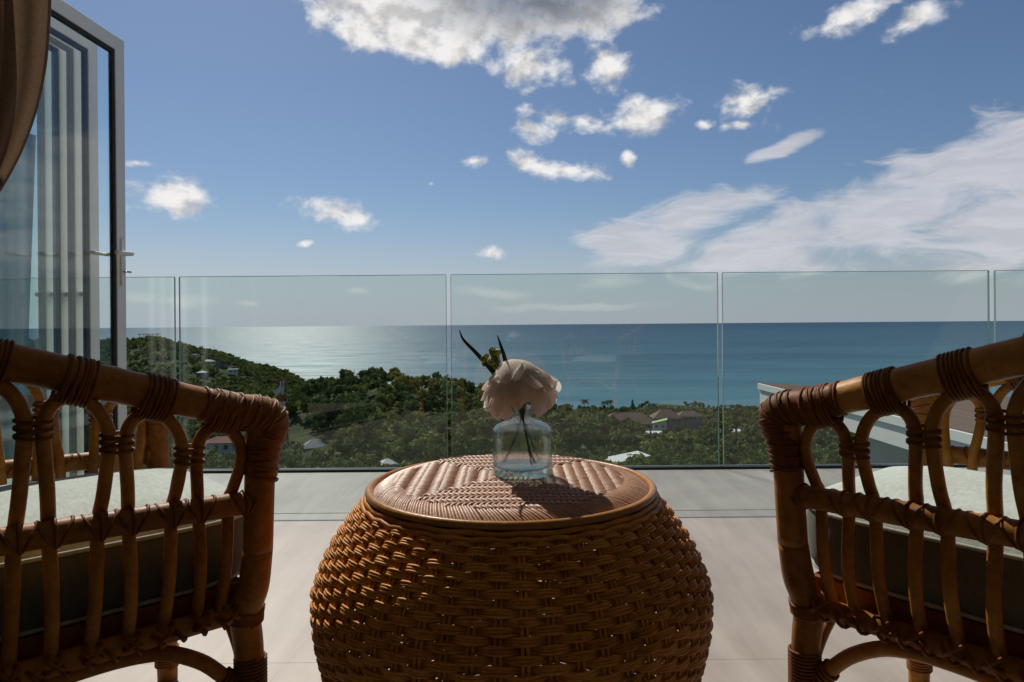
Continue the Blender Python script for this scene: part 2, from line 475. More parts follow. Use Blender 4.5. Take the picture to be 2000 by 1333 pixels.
def box(mb, lo, hi, bev=0.0, tint=None):
    x0, y0, z0 = lo; x1, y1, z1 = hi
    v = [(x0, y0, z0), (x1, y0, z0), (x1, y1, z0), (x0, y1, z0), (x0, y0, z1), (x1, y0, z1), (x1, y1, z1), (x0, y1, z1)]
    f = [(0, 3, 2, 1), (4, 5, 6, 7), (0, 1, 5, 4), (1, 2, 6, 5), (2, 3, 7, 6), (3, 0, 4, 7)]
    if bev <= 0:
        mb.add(v, f, tint); return
    # chamfered box: each face inset, with edge strips and corner triangles
    c = (np.array(lo) + np.array(hi)) / 2; h = (np.array(hi) - np.array(lo)) / 2
    V = []; idx = {}
    for ax in range(3):
        for sx in (-1, 1):
            for sy in (-1, 1):
                for sz in (-1, 1):
                    s = np.array((sx, sy, sz)); p = h - bev; p[ax] = h[ax]
                    idx[(ax, sx, sy, sz)] = len(V); V.append(c + s * p)
    Q = []; T = []
    for ax in range(3):
        o1, o2 = [a for a in range(3) if a != ax]
        for s in (-1, 1):
            loop = []
            for a, b in ((-1, -1), (1, -1), (1, 1), (-1, 1)):
                k = [0, 0, 0]; k[ax] = s; k[o1] = a; k[o2] = b
                loop.append(idx[(ax, *k)])
            Q.append(loop)
    for ax in range(3):
        o1, o2 = [a for a in range(3) if a != ax]
        for a in (-1, 1):
            for b in (-1, 1):
                ks = []
                for s in (-1, 1):
                    k = [0, 0, 0]; k[ax] = s; k[o1] = a; k[o2] = b; ks.append(tuple(k))
                Q.append([idx[(o1, *ks[0])], idx[(o1, *ks[1])], idx[(o2, *ks[1])], idx[(o2, *ks[0])]])
    for sx in (-1, 1):
        for sy in (-1, 1):
            for sz in (-1, 1):
                T.append([idx[(0, sx, sy, sz)], idx[(1, sx, sy, sz)], idx[(2, sx, sy, sz)]])
    V = np.array(V)
    def fix(fs):
        out = []
        for q in fs:
            p = V[q]; nrm = np.cross(p[1] - p[0], p[2] - p[0])
            out.append(q if np.dot(nrm, p.mean(0) - c) > 0 else q[::-1])
        return out
    n0 = mb.n
    mb.add(V, fix(Q), tint)
    mb.f.append(np.array(fix(T)) + n0)

def frames(P, closed=False):
    P = np.asarray(P, float)
    if closed: T = np.roll(P, -1, 0) - np.roll(P, 1, 0)
    else: T = np.gradient(P, axis=0)
    T /= np.linalg.norm(T, axis=1)[:, None] + 1e-12
    n = len(P); N = np.zeros_like(P)
    a = np.array((0, 0, 1.0)) if abs(T[0][2]) < .9 else np.array((1.0, 0, 0))
    u = a - T[0] * np.dot(a, T[0]); u /= np.linalg.norm(u); N[0] = u
    for i in range(1, n):
        u = N[i - 1] - T[i] * np.dot(N[i - 1], T[i]); N[i] = u / (np.linalg.norm(u) + 1e-12)
    B = np.cross(T, N)
    if closed:
        u = N[-1] - T[0] * np.dot(N[-1], T[0]); u /= np.linalg.norm(u)
        ang = math.atan2(np.dot(u, B[0]), np.dot(u, N[0]))
        th = -ang * np.arange(n) / n
        N, B = N * np.cos(th)[:, None] + B * np.sin(th)[:, None], B * np.cos(th)[:, None] - N * np.sin(th)[:, None]
    return T, N, B

def tube(mb, P, r, sides=8, closed=False, cap=True, tint=None):
    P = np.asarray(P, float); n = len(P)
    T, N, B = frames(P, closed)
    r = np.broadcast_to(np.asarray(r, float), (n,))
    a = np.arange(sides) * 2 * PI / sides
    V = P[:, None, :] + r[:, None, None] * (np.cos(a)[None, :, None] * N[:, None, :] + np.sin(a)[None, :, None] * B[:, None, :])
    i = np.arange(n if closed else n - 1)[:, None]; j = np.arange(sides)[None, :]
    i2 = (i + 1) % n; j2 = (j + 1) % sides
    f = np.stack([i * sides + j, i * sides + j2, i2 * sides + j2, i2 * sides + j], -1).reshape(-1, 4)
    n0 = mb.n
    mb.add(V.reshape(-1, 3), f, tint)
    if cap and not closed:
        mb.f.append((np.arange(sides)[::-1] + n0)[None, :])
        mb.f.append((np.arange(sides) + n0 + (n - 1) * sides)[None, :])

def crom(pts, per=6, closed=False):
    P = np.asarray(pts, float); n = len(P); out = []
    rngk = range(n if closed else n - 1)
    for i in rngk:
        if closed: p0, p1, p2, p3 = P[(i - 1) % n], P[i], P[(i + 1) % n], P[(i + 2) % n]
        else:
            p1, p2 = P[i], P[i + 1]
            p0 = P[i - 1] if i > 0 else 2 * p1 - p2
            p3 = P[i + 2] if i + 2 < n else 2 * p2 - p1
        for k in range(per):
            t = k / per
            out.append(.5 * ((2 * p1) + (-p0 + p2) * t + (2 * p0 - 5 * p1 + 4 * p2 - p3) * t * t + (-p0 + 3 * p1 - 3 * p2 + p3) * t ** 3))
    if not closed: out.append(P[-1])
    return np.array(out)

def coil(mb, P, Rr, turns, r, sides=5, per=14, phase=0.0):
    """a strand wound round the centreline P"""
    P = np.asarray(P, float); T, N, B = frames(P)
    n = int(turns * per) + 1
    s = np.linspace(0, len(P) - 1, n); xs = np.arange(len(P))
    ip = lambda A: np.stack([np.interp(s, xs, A[:, k]) for k in range(3)], 1)
    Pn, Nn, Bn = ip(P), ip(N), ip(B)
    Rn = np.interp(s, xs, np.broadcast_to(np.asarray(Rr, float), (len(P),)))
    th = phase + np.linspace(0, turns * 2 * PI, n)
    Q = Pn + Rn[:, None] * (np.cos(th)[:, None] * Nn + np.sin(th)[:, None] * Bn)
    tube(mb, Q, r, sides, cap=False)

def hoop(mb, c, axis, a, b, r, side=None, sides=5, seg=18, jit=0.0):
    """one turn of cane: an ellipse round axis, a along 'side', b across"""
    axis = np.asarray(axis, float); axis /= np.linalg.norm(axis)
    s = np.asarray(side if side is not None else ((0, 0, 1) if abs(axis[2]) < .9 else (1, 0, 0)), float)
    s = s - axis * np.dot(s, axis); s /= np.linalg.norm(s); q = np.cross(axis, s)
    th = np.arange(seg) * 2 * PI / seg
    P = np.asarray(c) + a * np.cos(th)[:, None] * s + b * np.sin(th)[:, None] * q + jit * np.cos(th + 1)[:, None] * axis
    tube(mb, P, r, sides, closed=True)

def lathe(mb, prof, seg=48, tint=None):
    prof = np.asarray(prof, float); n = len(prof)
    a = np.arange(seg) * 2 * PI / seg
    V = np.stack([prof[:, 0][:, None] * np.cos(a), prof[:, 0][:, None] * np.sin(a), np.repeat(prof[:, 1][:, None], seg, 1)], -1)
    i = np.arange(n - 1)[:, None]; j = np.arange(seg)[None, :]; j2 = (j + 1) % seg
    f = np.stack([i * seg + j, i * seg + j2, (i + 1) * seg + j2, (i + 1) * seg + j], -1).reshape(-1, 4)
    mb.add(V.reshape(-1, 3), f, tint)

# ------------------------------------------------------------------ floor and room
FLOOR_END = 3.86
mb = MB(); box(mb, (-4.2, -3.2, -.34), (4.2, FLOOR_END, -.012))
floor = tag(obj('floor', mb, M['grout'], smooth=False), kind='structure')
ys = [-3.2, -2.06, -.86, .34, 1.63, 2.93, FLOOR_END]
xs = [-4.2, -2.95, -.55, 1.85, 4.2]
for j in range(len(ys) - 1):
    for i in range(len(xs) - 1):
        mb = MB(); g_ = .0001
        gy = .004 if abs(ys[j] - 2.93) < .01 else .0006
        gy1 = .004 if abs(ys[j + 1] - 2.93) < .01 else .0006
        box(mb, (xs[i] + g_, ys[j] + gy, -.011), (xs[i + 1] - g_, ys[j + 1] - gy1, 0), 0)
        obj('floor_tile', mb, M['tile'], floor, smooth=False)

HY = 2.28     # facade line
mb = MB(); box(mb, (-4.2, -3.2, 2.62), (4.2, HY + .2, 2.86)); tag(obj('ceiling', mb, M['ceil'], smooth=False), kind='structure')
mb = MB(); box(mb, (-4.2, HY, 2.28), (4.2, HY + .16, 2.617)); tag(obj('door_lintel', mb, M['plaster'], smooth=False), kind='structure')
mb = MB(); box(mb, (-4.2, -3.2, 0.002), (-4.05, HY, 2.617)); tag(obj('wall_left', mb, M['plaster'], smooth=False), kind='structure')
mb = MB(); box(mb, (4.05, -3.2, 0.002), (4.2, HY, 2.617)); tag(obj('wall_right', mb, M['plaster'], smooth=False), kind='structure')
mb = MB(); box(mb, (-4.04, -3.2, 0.002), (4.04, -3.05, 2.617)); tag(obj('wall_back', mb, M['plaster'], smooth=False), kind='structure')

# ------------------------------------------------------------------ glass balustrade
GY = 3.77
def gx(px): return unroll(px, 720)[0] / F * GY
G_TOP = CZ + 97.5 / F * GY
edges = [(-330, 342), (352, 872), (882, 1402), (1412, 1931), (1944, 2470)]
names = ['clear glass balustrade pane cut by the left edge of the photo, behind the folding doors',
         'clear glass balustrade pane with the far wooded headland behind it, left of the table',
         'clear glass balustrade pane directly behind the flower vase',
         'clear glass balustrade pane with the brown neighbouring roof behind it',
         'clear glass balustrade pane cut by the right edge of the photo']
for (a, b), lab in zip(edges, names):
    e = empty('glass_balustrade', lab, 'glass panel', ((gx(a) + gx(b)) / 2, GY, 0), 0, 'glass balustrade panes along the terrace edge')
    w = (gx(b) - gx(a)) / 2
    mb = MB(); box(mb, (-w, -.007, .012), (w, .007, G_TOP))
    obj('pane', mb, M['glass'], e, smooth=False)
    mb = MB()
    box(mb, (-w - .0022, -.0066, .013), (-w - .0002, .0066, G_TOP - .001)); box(mb, (w + .0002, -.0066, .013), (w + .0022, .0066, G_TOP - .001))
    box(mb, (-w, -.0066, G_TOP + .0002), (w, .0066, G_TOP + .0022))
    obj('polished_edge', mb, M['glass_edge'], e, smooth=False)
mb = MB(); box(mb, (gx(-340), GY - .022, .001), (gx(2480), GY - .009, .013), .001); box(mb, (gx(-340), GY + .009, .001), (gx(2480), GY + .022, .013), .001)
box(mb, (gx(-340), GY - .0088, .001), (gx(2480), GY + .0088, .010))
tag(obj('balustrade_channel', mb, M['shoe'], smooth=False), 'dark metal floor channel holding the foot of the glass balustrade', 'channel')

# ------------------------------------------------------------------ folding door stack
def door_leaf(x, yfar, label, with_handle, length=.9, top=2.19):
    e = empty('folding_door_leaf', label, 'glass door', (x, yfar, 0), -math.atan(.044), 'folded door leaves stacked at the left')
    st, tx = .068, .032
    def part(nm, lo, hi, m_, bev=.002, par=e):
        mb = MB(); box(mb, lo, hi, bev); return obj(nm, mb, m_, par, smooth=False)
    s1 = part('stile', (-tx, -st, .012), (0, 0, top), M['white_metal'])
    part('stile', (-tx, -length, .012), (0, -length + st, top), M['white_metal'])
    part('rail', (-tx + .001, -length + st, top - st), (-.001, -st, top - .001), M['white_metal'])
    part('rail', (-tx + .001, -length + st, .013), (-.001, -st, .012 + st), M['white_metal'])
    mb = MB()
    gsk = .02
    y0, y1, z0, z1 = -length + st, -st, .012 + st, top - st
    box(mb, (-tx + .008, y1 - gsk, z0), (-.006, y1 - .0004, z1)); box(mb, (-tx + .008, y0 + .0004, z0), (-.006, y0 + gsk, z1))
    box(mb, (-tx + .008, y0 + gsk, z1 - gsk), (-.006, y1 - gsk, z1 - .0004)); box(mb, (-tx + .008, y0 + gsk, z0 + .0004), (-.006, y1 - gsk, z0 + gsk))
    obj('gasket', mb, M['gasket'], e, smooth=False)
    mb = MB(); box(mb, (-tx / 2 - .004, y0 + gsk, z0 + gsk), (-tx / 2 + .004, y1 - gsk, z1 - gsk)); obj('pane', mb, M['door_glass'], e, smooth=False)
    # hinges on the near stile
    for hz in (.25, 1.1, 1.95):
        mb = MB(); tube(mb, [(-tx / 2, -length - .006, hz - .05), (-tx / 2, -length - .006, hz + .05)], .008, 10); obj('hinge', mb, M['white_metal'], e)
    if with_handle:
        hz = CZ + 143 / F * 3.3
        mb = MB(); box(mb, (.0005, -.048, hz - .155), (.009, -.018, hz + .075), .003)
        pl = obj('handle_plate', mb, M['white_metal'], e, smooth=False)
        mb = MB(); tube(mb, crom([(.009, -.033, hz), (.036, -.033, hz), (.05, -.034, hz), (.054, -.05, hz), (.054, -.16, hz - .004)], 5), [.0095] * 21, 10)
        obj('lever', mb, M['white_metal'], pl)
        mb = MB(); tube(mb, [(-tx - .0005, -.033, hz), (-tx - .05, -.033, hz)], .009, 10); tube(mb, [(-tx - .046, -.026, hz), (-tx - .046, -.165, hz - .002)], .0085, 10)
        obj('lever', mb, M['white_metal'], pl)
        mb = MB(); tube(mb, [(.009, -.033, hz - .085), (.03, -.033, hz - .085)], .004, 8); box(mb, (.03, -.041, hz - .090), (.034, -.010, hz - .080), .001)
        obj('key', mb, M['steel'], pl)
    else:
        hz = .95
        mb = MB(); box(mb, (-tx - .03, -.06, hz), (-tx - .0005, -.02, hz + .02), .002); obj('pull', mb, M['white_metal'], e, smooth=False)
xl = unroll(245, 400)[0] / F * 3.33
door_leaf(xl, 3.33, 'outermost white framed glass door leaf with the lever handle and key', True)
labs = ['white door leaf directly behind the leaf with the handle, second of the folded stack',
        'white door leaf in the middle of the folded stack, third from the handle',
        'white door leaf fourth from the handle, next to the last of the folded stack',
        'white door leaf farthest from the handle, last of the folded stack at the far left']
for k, lab in enumerate(labs):
    door_leaf(xl - .126 - .068 * k, 3.325 - .003 * k, lab, False)

# ------------------------------------------------------------------ curtain
CY = 2.0
cu = empty('curtain', 'brown woven curtain gathered back at the upper left corner', 'curtain', (0, CY, 0))
edge = [(2.60, -1.35), (2.2, -1.36), (1.75, -1.378), (1.55, -1.398), (1.37, -1.445), (1.23, -1.515), (1.10, -1.60), (1.02, -1.66), (.9, -1.675), (.5, -1.66), (.02, -1.65)]
zz = np.array([e_[0] for e_ in edge])[::-1]; xe = np.array([e_[1] for e_ in edge])[::-1]
nv, nu = 90, 150
zs = np.linspace(2.60, .02, nv)
xr = np.interp(zs, zz, xe)
kern = np.ones(7) / 7
xr = np.convolve(np.pad(xr, 3, 'edge'), kern, 'valid')
wd = np.interp(zs, [.02, .6, 1.02, 1.3, 1.9, 2.6], [.42, .34, .14, .36, .75, .95])
U = np.linspace(0, 1, nu)
V = np.zeros((nv, nu, 3))
for i in range(nv):
    ph = 2 * PI * 8 * U + .5 * np.sin(5 * U + zs[i] * 1.3)
    amp = np.interp(zs[i], [.02, 1.02, 1.6, 2.6], [.045, .03, .05, .045])
    V[i, :, 0] = xr[i] - wd[i] * U + .012 * np.sin(2 * ph)
    V[i, :, 1] = amp * np.sin(ph) + .02 * np.sin(3 * U + zs[i])
    V[i, :, 2] = zs[i]
ii = np.arange(nv - 1)[:, None]; jj = np.arange(nu - 1)[None, :]
Fq = np.stack([ii * nu + jj, ii * nu + jj + 1, (ii + 1) * nu + jj + 1, (ii + 1) * nu + jj], -1).reshape(-1, 4)
mb = MB(); mb.add(V.reshape(-1, 3), Fq); cl_ = obj('cloth', mb, M['curtain'], cu)
mb = MB(); hoop(mb, (-1.735, 0.0, 1.02), (0.1, 0, 1), .10, .07, .014, side=(1, 0, 0), sides=8, seg=28); obj('tieback', mb, M['curtain'], cu)
mb = MB(); tube(mb, [(-2.4, 0, 2.612), (2.4, 0, 2.612)], .006, 8); obj('track', mb, M['white_metal'], cu)

# ------------------------------------------------------------------ rattan armchair
HW = .25; SIDE = .34; BACK = .26
def plan(w, s):
    """point of the horseshoe at arc s from the front post on the +x side (s measured on the w=.29 line)"""
    w0 = .29
    q = .5 * PI * math.sqrt((w0 ** 2 + BACK ** 2) / 2)
    tot = 2 * (SIDE + q)
    sgn = 1
    if s > tot / 2: s = tot - s; sgn = -1
    if s <= SIDE: return np.array((sgn * w, -s))
    a = (s - SIDE) / q * PI / 2
    return np.array((sgn * w * math.cos(a), -SIDE - (BACK + (w - w0)) * math.sin(a)))
QTOT = 2 * (SIDE + .5 * PI * math.sqrt((.29 ** 2 + BACK ** 2) / 2))
def ztop(s):
    s = min(s, QTOT - s)
    return float(np.interp(s, [0, .35, .5, .8], [.648, .757, .79, .80]))
def wz(z):
    return float(np.interp(z, [.0, .30, .34, .40, .50, .60, .70, .82], [.245, .245, .263, .279, .293, .301, .305, .305]))
def P3(s, z): return np.array((*plan(wz(z), s), z))

def make_chair(label):
    e = empty('rattan_armchair', label, 'chair', group='rattan armchairs facing the view')
    # top rail : front corner, along the arm, round the back
    S = np.linspace(0.0, QTOT, 97)
    top = np.array([P3(s, ztop(s)) for s in S])
    mb = MB(); tube(mb, top, .0256 * (1 + .035 * np.exp(-((np.mod(S + .03, .17) - .085) / .006) ** 2)), 14); obj('top_rail', mb, M['rattan'], e)
    # front posts with legs
    for sg in (0, 1):
        s0 = 0 if sg == 0 else QTOT
        zz_ = [.638, .60, .50, .42, .36, .325, .29, .22, .02, .001]
        pts = np.array([P3(s0, z) for z in zz_]); pts[:, 1] += np.array([.0, .0, 0, .002, .0, -.006, -.006, 0, .004, .004])
        mb = MB(); tube(mb, crom(pts[:4], 5), .0248, 14); pt = obj('arm_post', mb, M['rattan'], e)
        c2 = crom(pts[3:], 5)
        mb = MB(); tube(mb, c2, np.interp(c2[:, 2], [0, .28, .34, .42], [.021, .0255, .0270, .0248]), 14); lg = obj('leg', mb, M['rattan'], e)
        for path_, R_, n_t in (([p for p in c2 if .285 < p[2] < .325], .0282, 7), ([P3(s0, z) + np.array((0, .002, 0)) for z in np.linspace(.145, .225, 8)], .0258, 13), ([P3(s0, z) + np.array((0, .003, 0)) for z in np.linspace(.03, .075, 6)], .0232, 8)):
            mb = MB(); coil(mb, path_, R_, n_t, .0030); obj('binding', mb, M['cane'], lg)
        # corner: diagonal cane over the joint
        mb = MB()
        c = P3(s0, ztop(s0)); ax_r = (P3(s0 + (.05 if sg == 0 else -.05), ztop(.05)) - c); ax_r /= np.linalg.norm(ax_r)
        ax_p = np.array((0, 0, -1.0))
        corner = crom([c + ax_r * .10, c + ax_r * .05, c + ax_r * .010 - ax_p * .001, c + ax_p * .012 - ax_r * .012, c + ax_p * .055 - ax_r * .003, c + ax_p * .10], 6)
        corner[:, 1] += .006 * np.exp(-((np.arange(len(corner)) - 15) / 5.0) ** 2)
        rr_ = np.interp(np.linspace(0, 1, len(corner)), [0, .25, .5, .75, 1], [.0264, .0290, .0335, .0285, .0258])
        tube(mb, corner, rr_, 14)
        for k in range(26):
            f = k / 25
            i_ = f * (len(corner) - 1); i0 = int(min(i_, len(corner) - 2))
            p = corner[i0] + (corner[i0 + 1] - corner[i0]) * (i_ - i0)
            tdir = corner[i0 + 1] - corner[i0]; tdir /= np.linalg.norm(tdir)
            ax = tdir * .7 + (ax_p - ax_r * 0) * .3 * (1 - f) if k % 3 else tdir
            rad = np.interp(f, [0, .25, .5, .75, 1], [.0264, .0290, .0335, .0285, .0258])
            hoop(mb, p, ax, rad, rad, .0026, seg=22, jit=.006 if k % 2 else -.003)
        obj('corner_wrap', mb, M['cane'], pt)
    # rear legs
    for sg in (-1, 1):
        a = R(52)
        p0 = np.array((sg * .24 * math.cos(a), -SIDE - .22 * math.sin(a)))
        mb = MB(); tube(mb, crom([(*p0, .34), (p0[0] * 1.02, p0[1] - .01, .2), (p0[0] * 1.08, p0[1] - .04, .001)], 6), .024, 12); obj('leg', mb, M['rattan'], e)
    # mid rail
    S2 = np.linspace(.012, QTOT - .012, 110)
    mid = np.array([P3(s, .505 + .012 * math.sin(PI * s / QTOT)) for s in S2])
    mb = MB(); tube(mb, mid, .0195, 12); mr = obj('mid_rail', mb, M['rattan'], e)
    # arches
    n = 15; st = (QTOT - .024) / n
    mb_tie = []
    for k in range(n):
        sc = .012 + st * (k + .5); h = st / 2
        zt = ztop(sc) - .031
        tie = lambda s: ztop(s) - .088
        hw_ = h - .0105
        arc = []
        for q in range(0, 9):
            an = PI * q / 8; ss = sc - hw_ * math.cos(an)
            arc.append((ss, tie(ss) + (ztop(ss) - .030 - tie(ss)) * math.sin(an) ** .9))
        zl, zr = tie(sc - h), tie(sc + h)
        L = [(sc - .025, .305), (sc - .027, .40), (sc - .0305, .505), (sc - .035, .5 * (.505 + zl) - .006)] + arc + [(sc + .035, .5 * (.505 + zr) - .006), (sc + .0305, .505), (sc + .027, .40), (sc + .025, .305)]
        if k == 0: L = [(s_a + (float(np.interp(z_a, [.305, .505, .56, .60, .64], [.014, .013, .011, .006, 0])) if s_a < sc else 0), z_a) for s_a, z_a in L]
        if k == n - 1: L = [(s_a - (float(np.interp(z_a, [.305, .505, .56, .60, .64], [.014, .013, .011, .006, 0])) if s_a > sc else 0), z_a) for s_a, z_a in L]
        pts = []
        for (s, z) in L:
            s_ = min(max(s, .004), QTOT - .004)
            p = P3(s_, z)
            # rods pass on the inside of the mid rail
            nrm = np.array((p[0], p[1] + SIDE if p[1] < -SIDE else 0, 0)); nrm /= np.linalg.norm(nrm) + 1e-9
            p = p - nrm * (.018 * math.exp(-((z - .505) / .05) ** 2) + (.004 if z < .45 else 0))
            pts.append(p)
        mb = MB(); pc_ = crom(pts, 4); tube(mb, pc_,   .0098 * (1 + .05 * np.exp(-((np.arange(len(pc_)) - 8 - (k * 5) % 9) / .8) ** 2)), 9); obj('spindle_arch', mb, M['rattan'], e)
        # binding on the top rail
        mb = MB(); seg_ = np.array([P3(s, ztop(s)) for s in np.linspace(sc - .021, sc + .021, 9)])
        for q in range(8):
            s = sc - .018 + q * .0051
            c = P3(s, ztop(s)) - np.array((0, 0, .0062))
            tdir = P3(s + .01, ztop(s + .01)) - P3(s - .01, ztop(s - .01))
            hoop(mb, c, tdir, .0335, .0262, .0025, side=(0, 0, 1), seg=22, jit=random.uniform(-.003, .003))
        obj('binding', mb, M['cane'], e)
        if k < n - 1:
            s = .012 + st * (k + 1); c = P3(s, tie(s) + .004)
            al = P3(s + .02, tie(s)) - P3(s - .02, tie(s)); al /= np.linalg.norm(al)
            mb = MB()
            for q in range(5): hoop(mb, c + np.array((0, 0, (q - 2) * .0056)), (0, 0, 1),   .0222, .0114, .0025, side=al, seg=20, jit=.003 * (-1) ** q)
            obj('tie', mb, M['cane'], e)
        # lashings on the mid rail
        mb = MB()
        for so in (-.030, .030):
            s = min(max(sc + so, .03), QTOT - .03)
            i0 = int(np.argmin(abs(S2 - s))); c = mid[i0]; td = mid[min(i0 + 1, 109)] - mid[max(i0 - 1, 0)]
            td /= np.linalg.norm(td)
            for kx, ang in ((-.012, .55), (.012, -.55), (.0, .0)):
                axd = td + np.array((0, 0, ang)); hoop(mb, c + td * kx, axd, .0212 if ang else .0203, .0202, .0027, seg=18, jit=.002)
        obj('lashing', mb, M['cane'], mr)
    # seat frame
    S3 = np.linspace(0, QTOT, 80)
    fr = [np.array((*plan(.247, s), .308)) for s in S3]
    mb = MB(); tube(mb, np.array(fr), .017, 12, closed=True); sf = obj('seat_frame', mb, M['rattan'], e)
    mb = MB()
    Pn = np.array([np.array((*plan(.262, s), .304)) for s in np.linspace(.03, QTOT - .03, 150)])
    coil(mb, Pn, .0105, 46, .0034, per=10); 
    for k in range(n):
        sc = .012 + st * (k + .5)
        for so in (-.024, .024):
            s = min(max(sc + so, .02), QTOT - .02)
            p = np.array((*plan(.268, s), .318))
            td = np.array((*(plan(.268, s + .01) - plan(.268, s - .01)), 0)); td /= np.linalg.norm(td)
            for ang in (.9, -.9): hoop(mb, p, np.array((0, 0, 1.0)) + td * ang, .0155, .014, .0032, side=td, seg=14)
    obj('lashing', mb, M['cane'], sf)
    # wooden apron inside the frame
    mb = MB()
    A = np.array([(*plan(.226, s),) for s in S3]); n_ = len(A)
    for zlo, zhi in ((.292, .35),):
        V_ = np.concatenate([np.c_[A, np.full(n_, zlo)], np.c_[A, np.full(n_, zhi)]])
        A2 = np.array([(*plan(.212, s),) for s in S3])
        V_ = np.concatenate([V_, np.c_[A2, np.full(n_, zlo)], np.c_[A2, np.full(n_, zhi)]])
        i = np.arange(n_); j = (i + 1) % n_
        f_ = np.concatenate([np.stack([i, j, j + n_, i + n_], 1), np.stack([i + 3 * n_, j + 3 * n_, j + 2 * n_, i + 2 * n_], 1),
                             np.stack([i + n_, j + n_, j + 3 * n_, i + 3 * n_], 1), np.stack([j, i, i + 2 * n_, j + 2 * n_], 1)])
        mb.add(V_, f_)
    obj('apron', mb, M['cane'], e, smooth=False)
    for k in range(7):
        y = -.03 - k * .07
        hw = .205 if y > -SIDE else .20 * math.sqrt(max(0.05, 1 - ((y + SIDE) / .25) ** 2))
        mb = MB(); tube(mb, [(-hw, y, .338), (hw, y, .338)], .011, 8); obj('slat', mb, M['rattan'], e)
    for sg in (-1, 1):  # two stubs of the slats under the front
        mb = MB(); tube(mb, [(sg * .16, .035, .298), (sg * .16, -.1, .30)], .010, 10); obj('slat_end', mb, M['rattan'], e)
    # arched braces
    for sg in (-1, 1):
        mb = MB(); x = sg * .243
        tube(mb, crom([(x, -.006, .165), (x, -.04, .20), (x, -.085, .245), (x, -.15, .278), (x, -.25, .285), (x * .99, -.36, .27), (x * .9, -.44, .22), (sg * .165, -.525, .15)], 5), .0125, 9)
        br = obj('brace', mb, M['rattan'], e)
        mb = MB(); coil(mb, crom([(x, -.012, .172), (x, -.03, .19), (x, -.045, .205)], 5), .0145, 5, .0038); obj('binding', mb, M['cane'], br)
    mb = MB(); tube(mb, crom([(-.24, 0, .175), (-.18, .0, .24), (-.1, 0, .278), (0, 0, .286), (.1, 0, .278), (.18, 0, .24), (.24, 0, .175)], 5), .0115, 9); obj('brace', mb, M['rattan'], e)
    # cushion
    def outline(k, n=72):
        th = np.arange(n) * 2 * PI / n
        ex = 4.5
        cx, sx = np.cos(th), np.sin(th)
        x = np.sign(cx) * abs(cx) ** (2 / ex) * .238
        y = np.sign(sx) * abs(sx) ** (2 / ex) * .265
        rad = np.where(y < 0, 1, 1)
        y = y - .215
        xb = np.where(y < -.33, np.clip(1 - ((-.33 - y) / .18) ** 2 * .3, .5, 1), 1)
        return x * xb * k, (y + .215) * k - .215
    prof = [(.02, .352), (.5, .352), (.86, .353), (.955, .358), (.988, .372), (1.0, .395), (1.003, .42), (1.0, .445), (.992, .462), (.975, .472), (.93, .483), (.85, .494), (.7, .503), (.5, .509), (.3, .512), (.02, .513)]
    Vc = []
    for (k, z) in prof:
        x, y = outline(k)
        zb = z + (0.0012 * np.sin(9 * x / .2 + 3) * np.cos(8 * y / .2) if z > .47 else 0)
        Vc.append(np.c_[x, y, np.broadcast_to(zb, x.shape)])
    Vc = np.concatenate(Vc); nn = 72; rows = len(prof)
    i = np.arange(rows - 1)[:, None]; j = np.arange(nn)[None, :]; j2 = (j + 1) % nn
    Fc = np.stack([i * nn + j, i * nn + j2, (i + 1) * nn + j2, (i + 1) * nn + j], -1).reshape(-1, 4)
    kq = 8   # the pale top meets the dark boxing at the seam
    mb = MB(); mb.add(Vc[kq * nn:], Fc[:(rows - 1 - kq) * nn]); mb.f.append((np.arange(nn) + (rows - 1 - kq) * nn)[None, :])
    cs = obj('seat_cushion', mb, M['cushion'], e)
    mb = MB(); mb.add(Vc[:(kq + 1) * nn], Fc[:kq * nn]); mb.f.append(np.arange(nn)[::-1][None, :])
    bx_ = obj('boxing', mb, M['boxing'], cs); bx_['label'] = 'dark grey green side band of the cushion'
    mb = MB()
    for k, z in ((.996, .464), (.962, .358)):
        x, y = outline(k); tube(mb, np.c_[x, y, np.full(72, z)], .0036, 6, closed=True)
    obj('piping', mb, M['piping'], cs)
    return e

def copy_tree(o, parent=None):
    c = o.copy(); COL.objects.link(c)
    if parent is not None: c.parent = parent; c.matrix_parent_inverse = o.matrix_parent_inverse.copy()
    for ch in kids(o): copy_tree(ch, c)
    return c

chair = make_chair('rattan armchair with pale cushion left of the wicker table, its arm wrapped with dark cane')
chair['label'] = 'rattan armchair with pale cushion on the left, near the folding doors'
chair2 = copy_tree(chair)
chair2['label'] = 'rattan armchair with pale cushion on the right, in front of the neighbouring roof'
chair.location = (-.628, 1.378, 0); chair.rotation_euler = (0, 0, R(-47.6))
chair2.location = (.705, 1.362, 0); chair2.rotation_euler = (0, 0, R(38.5))

# ------------------------------------------------------------------ wicker table
TX, TY = -.004, 1.22
table = empty('wicker_table', 'round bulging wicker side table carrying the flower vase', 'table', (TX, TY, 0))
pz = np.array([.012, .05, .12, .207, .26, .30, .34, .36, .42, .48, .503])
pr = np.array([.225, .246, .284, .319, .335, .3425, .3445, .343, .318, .275, .250]) * .982
pt_ = crom(np.c_[pr, pz], 12)
sl = np.r_[0, np.cumsum(np.linalg.norm(np.diff(pt_, axis=0), axis=1))]
def prof_at(s):
    r = np.interp(s, sl, pt_[:, 0]); z = np.interp(s, sl, pt_[:, 1])
    r2 = np.interp(s + .004, sl, pt_[:, 0]); z2 = np.interp(s + .004, sl, pt_[:, 1])
    r1 = np.interp(s - .004, sl, pt_[:, 0]); z1 = np.interp(s - .004, sl, pt_[:, 1])
    tr, tz = r2 - r1, z2 - z1; L = math.hypot(tr, tz) + 1e-9
    return r, z, tz / L, -tr / L
NS = 58
row_h = .0112
nrow = int((sl[-1] - .01) / row_h)
